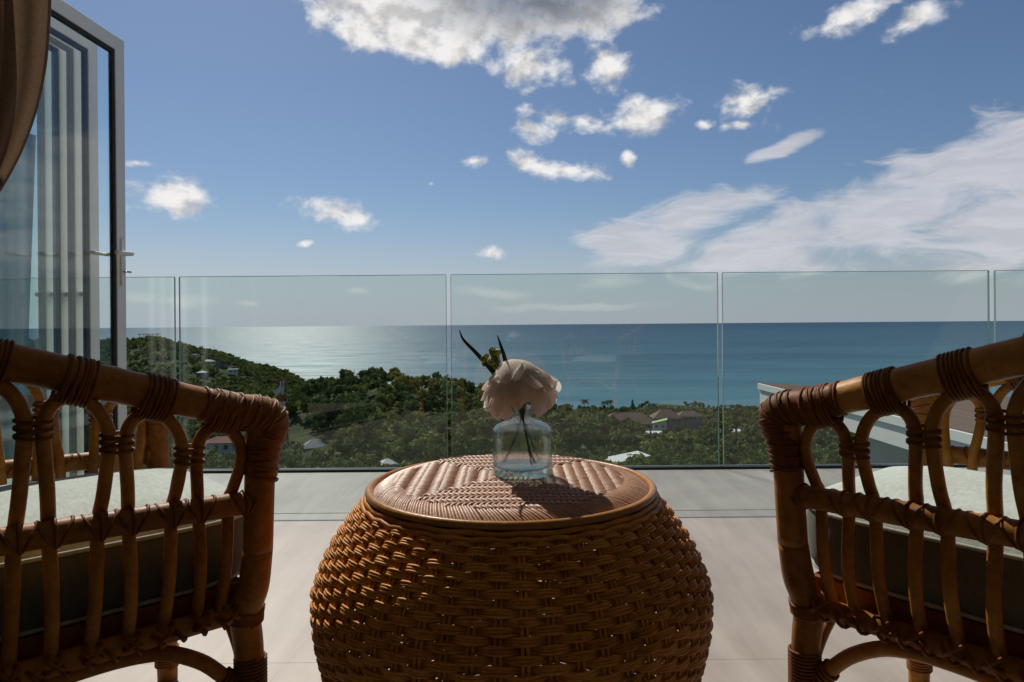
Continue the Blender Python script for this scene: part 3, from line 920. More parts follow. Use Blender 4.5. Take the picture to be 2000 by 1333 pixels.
for k in range(nrow):
    mb = MB(); s0 = .010 + row_h * (k + .5) * (sl[-1] - .012) / (row_h * nrow)
    for q in range(3):
        n = NS * 8
        th = np.arange(n) * 2 * PI / n
        ph = th * NS / 2 + (PI if k % 2 else 0) + .06 * (q - 1)
        base = (q - 1) * .00345
        wob = .0004 * np.sin(th * 7 + k * 2.1) + .0003 * np.sin(th * 23 + k + q * 2.4) + rng.normal(0, .0002)
        cph = np.cos(ph)
        off = .0045 * np.sign(cph) * np.abs(cph) ** .8 + .0005 * np.sin(th * 31 + q * 1.7 + k * 1.3)
        spread = 1.06 + .16 * cph
        S_ = np.clip(s0 + base * spread + wob, 0, sl[-1])
        r = np.interp(S_, sl, pt_[:, 0]); z = np.interp(S_, sl, pt_[:, 1])
        _, _, nr, nz = prof_at(s0)
        r = r + off * nr; z = z + off * nz
        tube(mb, np.c_[r * np.cos(th), r * np.sin(th), z],   .00216 + rng.normal(0, .00008), 5, closed=True)
    obj('weave_row', mb, M['wicker'], table)
mb = MB()
for dx in (-.0036, .0036):
    P = []
    for s in np.linspace(0.004, sl[-1] - .002, 26):
        r, z, _, _ = prof_at(s); P.append((r, dx * r / .34, z))
    tube(mb, np.array(P), .0028, 6)
stake = mb.mesh('stake', M['wicker'])
for k in range(NS):
    link('stake', stake, table, rotz=k * 2 * PI / NS)
# top: board, woven panels, rolled border, rim
KT = .972
def ztopt(r):
    r = r / KT
    return .529 - .05 * (r / .25) ** 2 * .10 - .016 * np.clip((r - .205) / .045, 0, 1.2) ** 2
mb = MB(); rr_ = np.linspace(.002, .243, 24); lathe(mb, [(r, ztopt(r) - .0045) for r in rr_] + [(.243, .496), (.002, .496)], 64)
obj('top_board', mb, M['board'], table)
mb = MB(); th = np.arange(128) * 2 * PI / 128
tube(mb, np.c_[.2475 * np.cos(th), .2475 * np.sin(th), np.full(128, .5145)], .0068, 10, closed=True); obj('rim', mb, M['rim'], table)
mb = MB()
tube(mb, np.c_[.2525 * np.cos(th), .2525 * np.sin(th), .5035 + .0012 * np.sin(th * 20)], .0048, 8, closed=True)
tube(mb, np.c_[.2585 * np.cos(th), .2585 * np.sin(th), .4965 + .0016 * np.sin(th * 33 + 1)], .0042, 8, closed=True); obj('rim_lacing', mb, M['wicker'], table)
RB = .209
def elem(mb, p0, p1, h0, h1, r, bow=.0022):
    t = np.linspace(0, 1, 6)
    P = p0[None, :] + (p1 - p0)[None, :] * t[:, None]
    rad = np.hypot(P[:, 0], P[:, 1])
    z = ztopt(rad) - .003 + h0 + (h1 - h0) * t + bow * np.sin(PI * t)
    tube(mb, np.c_[P, z], r * (0.82 + .18 * np.sin(PI * t)), 5, cap=False)
panels = {'side': [MB(), MB()], 'front': [MB(), MB()]}
p = .0195
for k in range(12):
    for sg in (-1, 1):
        mbx = panels['side'][0 if sg < 0 else 1]
        xa, xb = k * p, (k + 1) * p
        y = -(k + .9) * p
        while y < (k + .9) * p:
            if math.hypot((xa + xb) / 2, y) < RB:
                jx = rng.normal(0, .0006, 2)
                h = (.0005, .0052) if k % 2 else (.0052, .0005)
                if sg > 0: h = (.0016, .0030) if k % 2 else (.0030, .0020)
                elem(mbx, np.array((sg * (xa - .001) + jx[0], y)), np.array((sg * (xb + .001) + jx[1], y + rng.normal(0, .0007))), h[0], h[1], .00245)
            y += .0056
for k in range(13):
    pf = .0175
    for sg in (-1, 1):
        mbx = panels['front'][0 if sg < 0 else 1]
        ya, yb = k * pf, (k + 1) * pf
        x = -(k + .5) * pf
        while x < (k + .5) * pf:
            if math.hypot(x, (ya + yb) / 2) < RB:
                sl_ = .010 * (1 if k % 2 else -1)
                elem(mbx, np.array((x - sl_, sg * (ya - .0015))), np.array((x + sl_, sg * (yb + .0015))), .0008, .0012, .0041, .0052)
            x += .0090
for grp in panels.values():
    for mbx in grp: tag(obj('woven_panel', mbx, M['wicker_top'], table), kind='stuff')
mb = MB(); NB = 250
for k in range(NB):
    a0 = k * 2 * PI / NB + rng.normal(0, .003)
    t = np.linspace(0, 1, 7); r_ = .197 + (.242 - .197) * t; a_ = a0 + .16 * t
    z = ztopt(r_) + .0012 * np.sin(PI * t) + .0006
    tube(mb, np.c_[r_ * np.cos(a_), r_ * np.sin(a_), z], .0031, 5, cap=False)
tag(obj('woven_border', mb, M['wicker_top'], table), kind='stuff')

# ------------------------------------------------------------------ vase and flowers
VX, VY = .0165, 1.215
VZ = .5335
vase = empty('glass_vase', 'clear squat glass bottle vase on the wicker table', 'vase', (VX, VY, VZ))
RV = .0525
outer = [(.046, .001), (.0505, .003), (.0525, .009), (.0530, .03), (.0525, .07), (.0520, .083), (.0505, .089), (.046, .0945), (.036, .100), (.024, .1045), (.0165, .108), (.0145, .113), (.0142, .122), (.0150, .128), (.0195, .1315), (.0198, .1335), (.0185, .135)]
inner = [(.0155, .1345), (.0122, .128), (.0115, .120), (.0120, .112), (.0140, .1065), (.022, .1020), (.034, .0975), (.044, .0918), (.0482, .086), (.0497, .080), (.0500, .060), (.0500, .03), (.0490, .021), (.044, .0165), (.02, .0155), (.0005, .0150)]
op = crom(np.array([(r, z * .93) for r, z in outer + inner]), 3)
mb = MB(); lathe(mb, op, 56); obj('body', mb, M['vase'], vase)
mb = MB(); lathe(mb, [(.0005, .0012), (.046, .0012), (.0500, .0042), (.0515, .010), (.0488, .0195), (.0435, .0150), (.0005, .0138)], 56); obj('thick_base', mb, M['vase_base'], vase)

def petal_mesh(nm, kr, t0, t1, half, flare, seedv):
    """a petal as a patch of a dome, rooted at the crown (the back of the nodding head) and falling to a wavy edge"""
    rg = np.random.default_rng(seedv); n, mm = 13, 11
    V_ = []
    p1, p2 = rg.uniform(0, 6, 2)
    for i in range(n):
        t = i / (n - 1); th = t0 + (t1 - t0) * t
        w = half * (math.sin(PI * min(1, .10 + .62 * t)) ** .7)
        for j in range(mm):
            u = (j / (mm - 1) - .5) * 2
            ph = u * w / max(math.sin(max(th, .25)), .3)
            edge = t ** 3
            thh = th - .26 * u * u * t * t + .10 * edge * math.sin(4.1 * u + p1)
            fl = 1 + flare * edge + .075 * edge * math.sin(5.3 * u + p2) + .05 * abs(u) ** 3 * (1 if seedv % 2 else -.4)
            rr_ = .0490 * kr * math.sin(thh) * fl
            zz_ = .0545 * kr * math.cos(thh) * (1 + .2 * flare * edge)
            V_.append((rr_ * math.cos(ph), rr_ * math.sin(ph), zz_))
    i = np.arange(n - 1)[:, None]; j = np.arange(mm - 1)[None, :]
    f = np.stack([i * mm + j, i * mm + j + 1, (i + 1) * mm + j + 1, (i + 1) * mm + j], -1).reshape(-1, 4)
    mb = MB(); mb.add(V_, f)
    return mb.mesh(nm, M['petal'])
m, t, o = newmat('petal_silk')
oc = objco(t)
n = t.noise(t.scalev(oc, (60, 6, 60)), 1.5, 4, .6)
c = t.mix(n, (.90, .80, .73, 1), (.96, .92, .86, 1))
df = t.new('ShaderNodeBsdfPrincipled'); t.l.new(c, df.inputs['Base Color']); df.inputs['Roughness'].default_value = .7; df.inputs['Specular IOR Level'].default_value = .2
tr = t.new('ShaderNodeBsdfTranslucent'); t.l.new(c, tr.inputs[0])
mx = t.new('ShaderNodeMixShader'); mx.inputs[0].default_value = .5
t.l.new(df.outputs[0], mx.inputs[1]); t.l.new(tr.outputs[0], mx.inputs[2]); t.l.new(mx.outputs[0], o.inputs[0]); M['petal'] = m
M['stem'] = plain('stem_green', (.035, .075, .022), .5, .4, 0, .25, 40)
M['bud'] = plain('bud_green', (.30, .34, .05), .5, .4, 0, .3, 60)
M['blade'] = plain('blade_green', (.02, .05, .022), .4, .4, 0, .3, 40)

neck = Vector((VX, VY, VZ + .118))
HC = at(1013, 764, 1.21)          # middle of the nodding flower head
flower = empty('ranunculus_flower', 'large pale pink layered flower nodding over the glass vase', 'flower', (VX, VY, VZ + .003))
O = Vector((VX, VY, VZ + .003))
axis = Vector((-.16, -.10, .97)).normalized()
Q = Vector((0, 0, 1)).rotation_difference(axis)
layers = [(1.05, 4, .02, .72, .50, .0), (1.03, 5, .03, .98, .55, .01), (1.0, 6, .03, 1.22, .60, .03), (.98, 5, .05, 1.42, .66, .14), (.99, 6, .05, 1.62, .52, .24), (.95, 7, .08, 1.78, .44, .28), (.88, 7, .1, 1.9, .42, .22), (.78, 7, .1, 2.0, .5, .12), (.62, 6, .1, 2.3, .6, .0), (.42, 5, .1, 2.4, .8, .0)]
for li, (kr, n_, t0, t1, hf, flr) in enumerate(layers):
    Pv = [petal_mesh('petal', kr, t0, t1, hf, flr + .12 * q, 10 * li + q) for q in range(2)]
    for k in range(n_):
        ob = link('petal', Pv[k % 2], flower)
        a = 2 * PI * k / n_ + li * .61 + random.uniform(-.1, .1)
        ob.matrix_local = (Matrix.Translation(HC - O) @ Q.to_matrix().to_4x4() @ Matrix.Rotation(a, 4, 'Z')
                           @ Matrix.Rotation(random.uniform(-.16, .12), 4, 'Y') @ Matrix.Scale(random.uniform(.95, 1.05), 4))
for q, (a, t1, flr) in enumerate(((204, 2.34, .40), (230, 2.40, .30), (180, 2.10, .42), (-20, 2.30, .44), (-48, 2.46, .36), (10, 1.80, .50), (252, 1.95, .15), (152, 2.1, .4))):
    ob = link('petal', petal_mesh('petal', .97, .3, t1, .36, flr, 90 + q), flower)
    ob.matrix_local = Matrix.Translation(HC - O) @ Q.to_matrix().to_4x4() @ Matrix.Rotation(R(a), 4, 'Z')
mb = MB()
for q in range(40):
    a = q * 2.4; r_ = .013 * math.sqrt(q / 40)
    tube(mb, [(r_ * math.cos(a), r_ * math.sin(a), .02), (r_ * 1.5 * math.cos(a), r_ * 1.5 * math.sin(a), -.026 + .004 * math.cos(q))], [.0008, .0016], 5)
ob = obj('stamens', mb, M['bud'], flower); ob.matrix_local = Matrix.Translation(HC - O) @ Q.to_matrix().to_4x4()
mb = MB()
tube(mb, [neck - O + Vector((.001, -.001, .012)), neck - O + Vector((.0, 0, -.004)), (.001, .001, .095)], [.0075, .0062, .003], 9)
tube(mb, crom([HC - O + axis * .045 + Vector((0, .0, 0)), HC - O + Vector((-.002, -.004, .012)), HC - O + Vector((.002, -.006, -.02)), (neck - O) + Vector((-.002, .0, -.004)), (.004, 0, .085), (.012, .004, .045), (.022, .006, .016)], 6), .0018, 7)
obj('stem', mb, M['stem'], flower)

spr = empty('bud_sprig', 'yellow green bud sprig tucked behind the pale flower', 'flower sprig', (VX, VY, VZ + .003))
mb = MB()
b0 = at(965, 712, 1.225) - O
tube(mb, crom([b0, (b0 + (neck - O)) / 2 + Vector((-.006, .004, 0)), neck - O + Vector((-.004, .003, 0)), (-.004, .004, .085), (-.020, .006, .045), (-.034, .004, .017)], 6), .0013, 6)
obj('stem', mb, M['stem'], spr)
budm = MB()
for q in range(5):
    a = q * 2 * PI / 5
    tube(budm, crom([(0, 0, 0), (.004 * math.cos(a), .004 * math.sin(a), .005), (.003 * math.cos(a), .003 * math.sin(a), .011)], 3), [.0012, .002, .0026, .0028, .0024, .0017, .0008], 6)
budme = budm.mesh('bud', M['bud'])
for (bx, by) in ((940, 706), (948, 700), (951, 714), (958, 694), (962, 690), (968, 694), (972, 700), (975, 694), (968, 706), (960, 712), (974, 712), (955, 722), (966, 722)):
    pb = at(bx, by, 1.225 + random.uniform(-.008, .008)) - O
    ob = link('bud', budme, spr, pb)
    ob.rotation_euler = (random.uniform(-.7, .7), random.uniform(-.9, .5), random.uniform(0, 6)); ob.scale = [random.uniform(.8, 1.15)] * 3
    mb = MB(); tube(mb, crom([pb, pb * .6 + b0 * .4 + Vector((.002, 0, -.004)), at(972, 735, 1.225) - O], 4), .0007, 5); obj('twig', mb, M['stem'], spr)
bl = empty('grass_blade_sprig', 'two long dark pointed blades rising above the pale flower', 'foliage sprig', (VX, VY, VZ + .003))
for pts, w0 in (([(897, 645), (905, 664), (928, 688), (950, 712), (975, 742), (1000, 772)], .0042), ([(971, 655), (978, 676), (985, 698), (990, 722), (998, 760)], .0040)):
    P = crom([at(a_, b_, 1.222 + .0006 * i) - O for i, (a_, b_) in enumerate(pts)], 6)
    n_ = len(P); T_, N_, B_ = frames(P)
    wdt = w0 * np.sin(PI * (.03 + .62 * np.linspace(0, 1, n_))) ** .8
    side = np.cross(T_, np.array((0, 1.0, 0))); side /= np.linalg.norm(side, axis=1)[:, None]
    fwd = np.array((0, 1.0, 0))
    V_ = np.concatenate([P + side * wdt[:, None], P + fwd * (.35 * wdt)[:, None], P - side * wdt[:, None], P - fwd * (.1 * wdt)[:, None]])
    i = np.arange(n_ - 1)
    f_ = np.concatenate([np.stack([i + a_ * n_, i + 1 + a_ * n_, i + 1 + b_ * n_, i + b_ * n_], 1) for a_, b_ in ((0, 1), (1, 2), (2, 3), (3, 0))])
    mb = MB(); mb.add(V_, f_); obj('blade', mb, M['blade'], bl)
mb = MB()
for ex in ((.030, .010, .020), (.016, -.004, .0155)):
    tube(mb, crom([at(1000, 772, 1.224) - O, neck - O + Vector((.002, .004, 0)), (.001, .003, .095), (ex[0] * .55, ex[1] * .5, .055), ex], 6), .0012, 6)
obj('stem', mb, M['stem'], bl)

# ------------------------------------------------------------------ land and sea
SEA_Z = -80.0
def valley(Y):
    return np.interp(Y, [3.9, 12, 40, 100, 160, 300, 500, 610, 660, 760, 1200], [-3.5, -8, -17, -31, -40.5, -58, -73.5, -78, -80.5, -86, -100])
def ridge(px, Y, cY, table_, sf, sb):
    h = np.interp(px, [a for a, b in table_], [b for a, b in table_])
    s = np.where(Y < cY, sf, sb)
    return h * np.exp(-((Y - cY) / s) ** 2)
MID = [(-400, 2), (300, 6), (440, 10), (520, 19), (570, 25), (610, 28), (700, 31.5), (780, 32.5), (850, 31), (940, 26), (1000, 22), (1090, 17), (1200, 11), (1300, 5), (1400, 1), (2600, 0)]
LEFT = [(-1500, 45), (-300, 58), (0, 64), (120, 66), (200, 63), (300, 66), (360, 61), (420, 53), (480, 45), (540, 37), (580, 29), (620, 21), (680, 10), (740, 0), (3000, 0)]
from mathutils import noise as mn
def ground(x, Y):
    x = np.asarray(x, float); Y = np.asarray(Y, float)
    px = 1000 + F * x / np.maximum(Y, 4)
    z = valley(Y) + ridge(px, Y, 300, MID, 95, 80) + ridge(px, Y, 620, LEFT, 190, 85)
    z = z + 1.6 * np.sin(x * .045 + 1.3) * np.cos(Y * .038) * np.clip(Y / 150, 0, 1) + .9 * np.sin(x * .11 + Y * .07)
    return z
tg = np.r_[np.linspace(-2.2, -.9, 20)[:-1], np.linspace(-.9, .9, 170), np.linspace(.9, 2.2, 20)[1:]]
yg = np.r_[np.geomspace(4.2, 80, 24)[:-1], np.linspace(80, 760, 130), np.array([900, 1200])]
TG, YG = np.meshgrid(tg, yg)
XG = TG * YG; ZG = ground(XG, YG)
nr, nc = XG.shape
i = np.arange(nr - 1)[:, None]; j = np.arange(nc - 1)[None, :]
mb = MB(); mb.add(np.stack([XG, YG, ZG], -1).reshape(-1, 3), np.stack([i * nc + j, i * nc + j + 1, (i + 1) * nc + j + 1, (i + 1) * nc + j], -1).reshape(-1, 4))
tag(obj('hillside', mb, M['terrain']), kind='structure')
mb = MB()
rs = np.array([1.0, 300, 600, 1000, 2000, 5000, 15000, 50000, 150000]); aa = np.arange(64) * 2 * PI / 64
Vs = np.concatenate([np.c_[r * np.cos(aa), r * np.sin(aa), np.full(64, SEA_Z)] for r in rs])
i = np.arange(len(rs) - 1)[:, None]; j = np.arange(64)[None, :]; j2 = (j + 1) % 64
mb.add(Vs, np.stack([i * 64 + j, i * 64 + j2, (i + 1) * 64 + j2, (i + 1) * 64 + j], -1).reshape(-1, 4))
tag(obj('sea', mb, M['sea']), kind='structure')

# ------------------------------------------------------------------ trees
def crown_geo(seedv, n_leaf, n_clump, leaf, flat=.8, spread=.62):
    """unit crown: radius about 1, base at z=0; leaf quads scattered over clumps"""
    rg = np.random.default_rng(seedv)
    cl_ = []
    for k in range(n_clump):
        a = rg.uniform(0, 2 * PI); rr = spread * math.sqrt(rg.uniform(0, 1)); h = rg.uniform(.30, 1.15) - .45 * rr
        cl_.append((rr * math.cos(a), rr * math.sin(a), h * flat + .15, rg.uniform(.22, .44) * (1 if n_clump < 12 else .85), rg.uniform(.0, 1)))
    V_, T_ = [], []
    for q in range(n_leaf):
        c = cl_[q % n_clump]
        v = rg.normal(0, 1, 3); v /= np.linalg.norm(v)
        if v[2] < -.35: v[2] *= -.6
        rad = c[3] * (rg.uniform(.55, 1.08))
        pnt = np.array(c[:3]) + v * rad * np.array((1, 1, .8))
        nrm = v + rg.normal(0, .32, 3); nrm /= np.linalg.norm(nrm)
        u = np.cross(nrm, rg.normal(0, 1, 3)); u /= np.linalg.norm(u); w = np.cross(nrm, u)
        s = leaf * rg.uniform(.6, 1.35)
        V_ += [pnt + u * s, pnt + w * s * .6, pnt - u * s, pnt - w * s * .6]
        tt = np.clip(.25 + .45 * c[4] + rg.normal(0, .13), 0, 1)
        T_ += [tt] * 4
    V_ = np.array(V_); f = np.arange(len(V_)).reshape(-1, 4)
    return V_, f, np.array(T_)

hi = [crown_geo(100 + k, 1700, 17 + k % 6, .070, .80 + .14 * (k % 3), .70) for k in range(7)]
lo = [crown_geo(200 + k, 170, 7 + k % 3, .19, .9) for k in range(8)]
def trunk_mesh():
    out = []
    for k in range(3):
        rg = np.random.default_rng(k)
        mb = MB(); tube(mb, crom([(0, 0, -.4), (.02, .01, .2), (.05 * rg.normal(), .04 * rg.normal(), .75), (.04, 0, 1.1)], 4), np.linspace(.07, .03, 13), 6)
        for q in range(4):
            a = q * 1.6 + rg.uniform(0, 1)
            tube(mb, crom([(.02, 0, .55), (.2 * math.cos(a), .2 * math.sin(a), .85), (.5 * math.cos(a), .5 * math.sin(a), 1.15)], 3), np.linspace(.03, .01, 7), 5)
        out.append(mb.mesh('trunk', M['bark']))
    return out
trunks = trunk_mesh()
crown_me = []
KINDS = [('dark green', M['leaf_dark']), ('olive green', M['leaf']), ('pale yellow green', M['leaf_pale'])]
for k in range(7):
    row_ = []
    for kn, km in KINDS:
        mb = MB(); mb.add(*hi[k]); row_.append(mb.mesh('crown', km, smooth=False))
    crown_me.append(row_)

# clearings for houses and the bare slope (px, Y, radius m)
CLEAR = [(1255, 385, 26), (1300, 330, 14), (1230, 172, 9), (612, 205, 6), (616, 205, 7), (760, 165, 4), (432, 215, 9), (790, 285, 12), (750, 272, 10), (1430, 430, 14), (1345, 420, 12), (1230, 162, 8), (1236, 151, 7), (612, 193, 7), (612, 183, 6), (436, 205, 8), (436, 195, 7), (758, 157, 4), (583, 206, 5), (583, 197, 4), (1285, 318, 9), (1260, 365, 18), (1432, 415, 12), (1440, 390, 10), (548, 226, 7), (548, 214, 6), (870, 230, 5)] + [(px_, Y_ - 7, 11) for px_, Y_ in ((262, 560), (300, 545), (345, 560), (380, 570), (258, 520), (305, 510), (352, 525), (408, 555), (432, 545), (455, 530), (395, 505))]
cand = []
Yv = 70.0
rgt = np.random.default_rng(5)
ncand = 13500
Ys = np.sqrt(rgt.uniform(70 ** 2, 660 ** 2, ncand))
tx_ = rgt.uniform(-.95, .95, ncand)
nx_ = 4500; ncand += nx_
Ys = np.r_[Ys, np.sqrt(rgt.uniform(430 ** 2, 660 ** 2, nx_))]; tx_ = np.r_[tx_, rgt.uniform(-.85, -.18, nx_)]
Xs = tx_ * Ys
Zs = ground(Xs, Ys)
ok = Zs > SEA_Z + 1.0
for (cpx, cY, cr) in CLEAR:
    c = ((cpx - 1000) / F * cY, cY)
    ok &= (Xs - c[0]) ** 2 + (Ys - c[1]) ** 2 > cr ** 2
patch = np.sin(Xs * .021 + 2) * np.cos(Ys * .027 + 1) + rgt.normal(0, .5, ncand)
ok &= patch > -1.15
rad = rgt.uniform(2.0, 4.7, ncand) * np.where(rgt.uniform(0, 1, ncand) < .15, 1.3, 1.0) * np.where((Ys > 360) & (tx_ > -.15), .66, np.where(Ys > 420, .66, np.where(Ys < 230, 1.15, 1.0)))
Xs, Ys, Zs, rad, tx_ = [a[ok] for a in (Xs, Ys, Zs, rad, tx_)]
htop = Zs + rad * 1.75
# hide those behind nearer crowns or slopes
order = np.argsort(Ys)
bins = np.full(1400, -9.0)
vis = np.zeros(len(Xs), bool)
gY = np.linspace(60, 640, 117); gT = (np.arange(1400) - 700) / 700.0
gS = (ground(gT[:, None] * gY[None, :], np.broadcast_to(gY, (1400, 117))) - CZ) / gY
gM = np.maximum.accumulate(gS, 1)
for k in order:
    tn = (htop[k] - CZ) / Ys[k]; b0_, b1_ = int((tx_[k] - rad[k] * .7 / Ys[k]) * 700 + 700), int((tx_[k] + rad[k] * .7 / Ys[k]) * 700 + 700)
    b0_, b1_ = max(b0_, 0), min(b1_, 1399)
    gi = int(np.clip((Ys[k] - 5 - 60) / 5, 0, 116))
    horizon_ = np.maximum(bins[b0_:b1_ + 1], gM[b0_:b1_ + 1, gi])
    vis[k] = tn > horizon_.min()
    seg_ = bins[b0_:b1_ + 1]; bins[b0_:b1_ + 1] = np.maximum(seg_, (Zs[k] + rad[k] * 1.15 - CZ) / Ys[k])
low_line = (Zs + rad * 1.9 - CZ) / Ys > -.225       # above the terrace edge as seen from the room
vis &= low_line
idx = np.where(vis)[0]
inframe = np.abs(tx_[idx]) < .76
size = rad[idx] / Ys[idx] * np.where(inframe, 1, .01)
near = idx[np.argsort(-size)[:300]]
rest = np.setdiff1d(idx, near)
print('TREES visible', len(idx), 'things', len(near), 'stuff', len(rest))
def zone(px, Y):
    if Y > 420: return 'far headland' if px < 800 else 'coastal strip before the sea'
    if Y > 240 and px < 1120:
        return 'wooded ridge ' + ('left of the red mast' if px < 545 else 'between the mast and its bare patch' if px < 720 else 'around the bare patch' if px < 872 else 'behind the pale flower')
    if px < 545: return 'valley seen through the left armchair'
    if px < 720: return 'valley between left armchair and table'
    if px < 960: return 'valley above the left half of the table'
    if px < 1180: return 'valley just right of the vase'
    if px < 1405: return 'valley left of the right pane joint'
    if px < 1480: return 'valley between pane joint and right armchair'
    return 'valley seen through the right armchair'
def leaf_tone(far_=False): return int(rgt.choice(3, p=(.15, .40, .45) if far_ else (.38, .42, .20)))  # far crowns lean paler: distance haze put into the leaf colour
for k in near:
    v = int(rgt.integers(0, 7)); px = 1000 + F * tx_[k]; sp = leaf_tone()
    zn = zone(px, Ys[k]); sz = 'large broad' if rad[k] > 5.0 else ('middle sized' if rad[k] > 3.6 else 'small')
    lab = '%s %s tree in the %s' % (sz, KINDS[sp][0], zn)
    e = empty('broadleaf_tree', lab, 'tree', (Xs[k], Ys[k], Zs[k]), rgt.uniform(0, 6.28), '%s %s trees, %s' % (sz, KINDS[sp][0], zn))
    c = link('crown', crown_me[v][sp], e); s = rad[k]; c.scale = (s, s, s * rgt.uniform(.95, 1.3)); c.location = (0, 0, s * .30)
    tk = link('trunk', trunks[v % 3], e); tk.scale = (s, s, s)
wood = [MB(), MB(), MB()]
for k in rest:
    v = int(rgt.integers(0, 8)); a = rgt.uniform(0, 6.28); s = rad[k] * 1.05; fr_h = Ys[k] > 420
    Vv, ff, tt = lo[v]
    ca, sa = math.cos(a), math.sin(a)
    P = np.c_[Vv[:, 0] * ca - Vv[:, 1] * sa, Vv[:, 0] * sa + Vv[:, 1] * ca, Vv[:, 2] * rgt.uniform(.9, 1.25)] * s + np.array((Xs[k], Ys[k], Zs[k] + .15 * s))
    wood[leaf_tone(fr_h)].add(P, ff, np.clip(tt + rgt.normal(0, .16), 0, 1))
mb = MB(); off_ = 0; me_idx = []
for q in range(3):
    for vv, ff, aa_ in zip(wood[q].v, wood[q].f, wood[q].a):
        mb.v.append(vv); mb.f.append(ff + off_); mb.a.append(aa_); me_idx.append(np.full(len(ff), q))
    off_ += wood[q].n
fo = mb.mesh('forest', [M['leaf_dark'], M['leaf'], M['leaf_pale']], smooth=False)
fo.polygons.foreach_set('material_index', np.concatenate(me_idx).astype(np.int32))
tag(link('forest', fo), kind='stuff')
mb = MB()

# undergrowth over the ground of the wood
nb = 9000
Yb = np.sqrt(rgt.uniform(110 ** 2, 640 ** 2, nb)); Tb = rgt.uniform(-.85, .85, nb); Xb = Tb * Yb; Zb = ground(Xb, Yb)
okb = Zb > SEA_Z + .6
for (cpx, cY, cr) in CLEAR: okb &= (Xb - (cpx - 1000) / F * cY) ** 2 + (Yb - cY) ** 2 > (cr * .85) ** 2
mb = MB()
bush = crown_geo(300, 26, 4, .42, .6)
for k in np.where(okb)[0]:
    a = rgt.uniform(0, 6.28); s = rgt.uniform(.7, 1.7); ca, sa = math.cos(a), math.sin(a); Vv = bush[0]
    P = np.c_[Vv[:, 0] * ca - Vv[:, 1] * sa, Vv[:, 0] * sa + Vv[:, 1] * ca, Vv[:, 2]] * s + np.array((Xb[k], Yb[k], Zb[k] - .1))
    mb.add(P, bush[1], np.clip(bush[2] + rgt.normal(0, .2), 0, 1))
tag(obj('undergrowth', mb, M['leaf_dark'], smooth=False), kind='stuff')

# coconut palms along the coast
def palm_parts(seedv):
    rg = np.random.default_rng(seedv)
    mt_ = MB(); lean = rg.uniform(-.12, .12)
    tube(mt_, crom([(0, 0, -.5), (lean * 2, 0, 4), (lean * 5, 0, 8), (lean * 8, .1, 11)], 4), np.linspace(.22, .13, 13), 7)
    top = np.array((lean * 8, .1, 11))
    fr_ = MB()
    for k in range(17):
        a = k * 2.4 + rg.uniform(0, .4); upv = rg.uniform(.0, 1.0)
        t = np.linspace(0, 1, 8); L = rg.uniform(2.6, 3.4)
        rr = L * t; zz_ = upv * 1.6 * t - (1.1 + .9 * (1 - upv)) * 1.3 * t * t
        P = np.c_[np.cos(a) * rr, np.sin(a) * rr, zz_] + top
        side = np.array((-math.sin(a), math.cos(a), 0))
        for q in range(7):
            for sg in (-1, 1):
                ln = .75 * math.sin(PI * (.2 + .75 * t[q]))
                p0, p1 = P[q], P[q + 1]
                tip = (p0 + p1) / 2 + side * sg * ln + np.array((0, 0, -.35 * ln)) + (p1 - p0) * .6
                fr_.add([p0, p1, tip, tip - (p1 - p0) * .35], [(0, 1, 2, 3)], rg.uniform(.1, .9))
    return mt_.mesh('trunk', M['bark']), fr_.mesh('crown', M['palm'], smooth=False)
palms = [palm_parts(s) for s in range(4)]
PALM = [(1141, 777, 480, 'lone coconut palm rising from the dark ridge end just right of the flower'),
        (1181, 780, 500, 'left palm of the close pair standing before the sea'), (1192, 778, 505, 'right palm of the close pair standing before the sea'),
        (1275, 786, 520, 'tallest thin palm above the brown roofed villa'), (1290, 797, 470, 'bushy palm low beside the villa roof'), (1303, 795, 530, 'small pale palm right of the tallest villa palm'),
        (1341, 796, 500, 'dark palm left of the pair near the pane joint'), (1356, 795, 505, 'dark palm right of the pair near the pane joint'),
        (862, 770, 262, 'pale green palm on the ridge beside the left pane joint')]
for q, (px, py, Y, lab) in enumerate(PALM):
    p = at(px, py, Y); g0 = float(ground(p.x, Y))
    e = empty('palm_tree', lab, 'palm tree', (p.x, Y, max(g0, SEA_Z + .5)), random.uniform(0, 6), 'palms near the coast')
    h = (p.z - max(g0, SEA_Z + .5)) / 12.0
    tm, cm = palms[q % 4]
    s = 1.15
    tk = link('trunk', tm, e); ck = link('crown', cm, e)
    hz = max(h, .6)
    tk.scale = (s, s, hz); ck.scale = (s, s, s); ck.location = (0, 0, 11 * (hz - s))

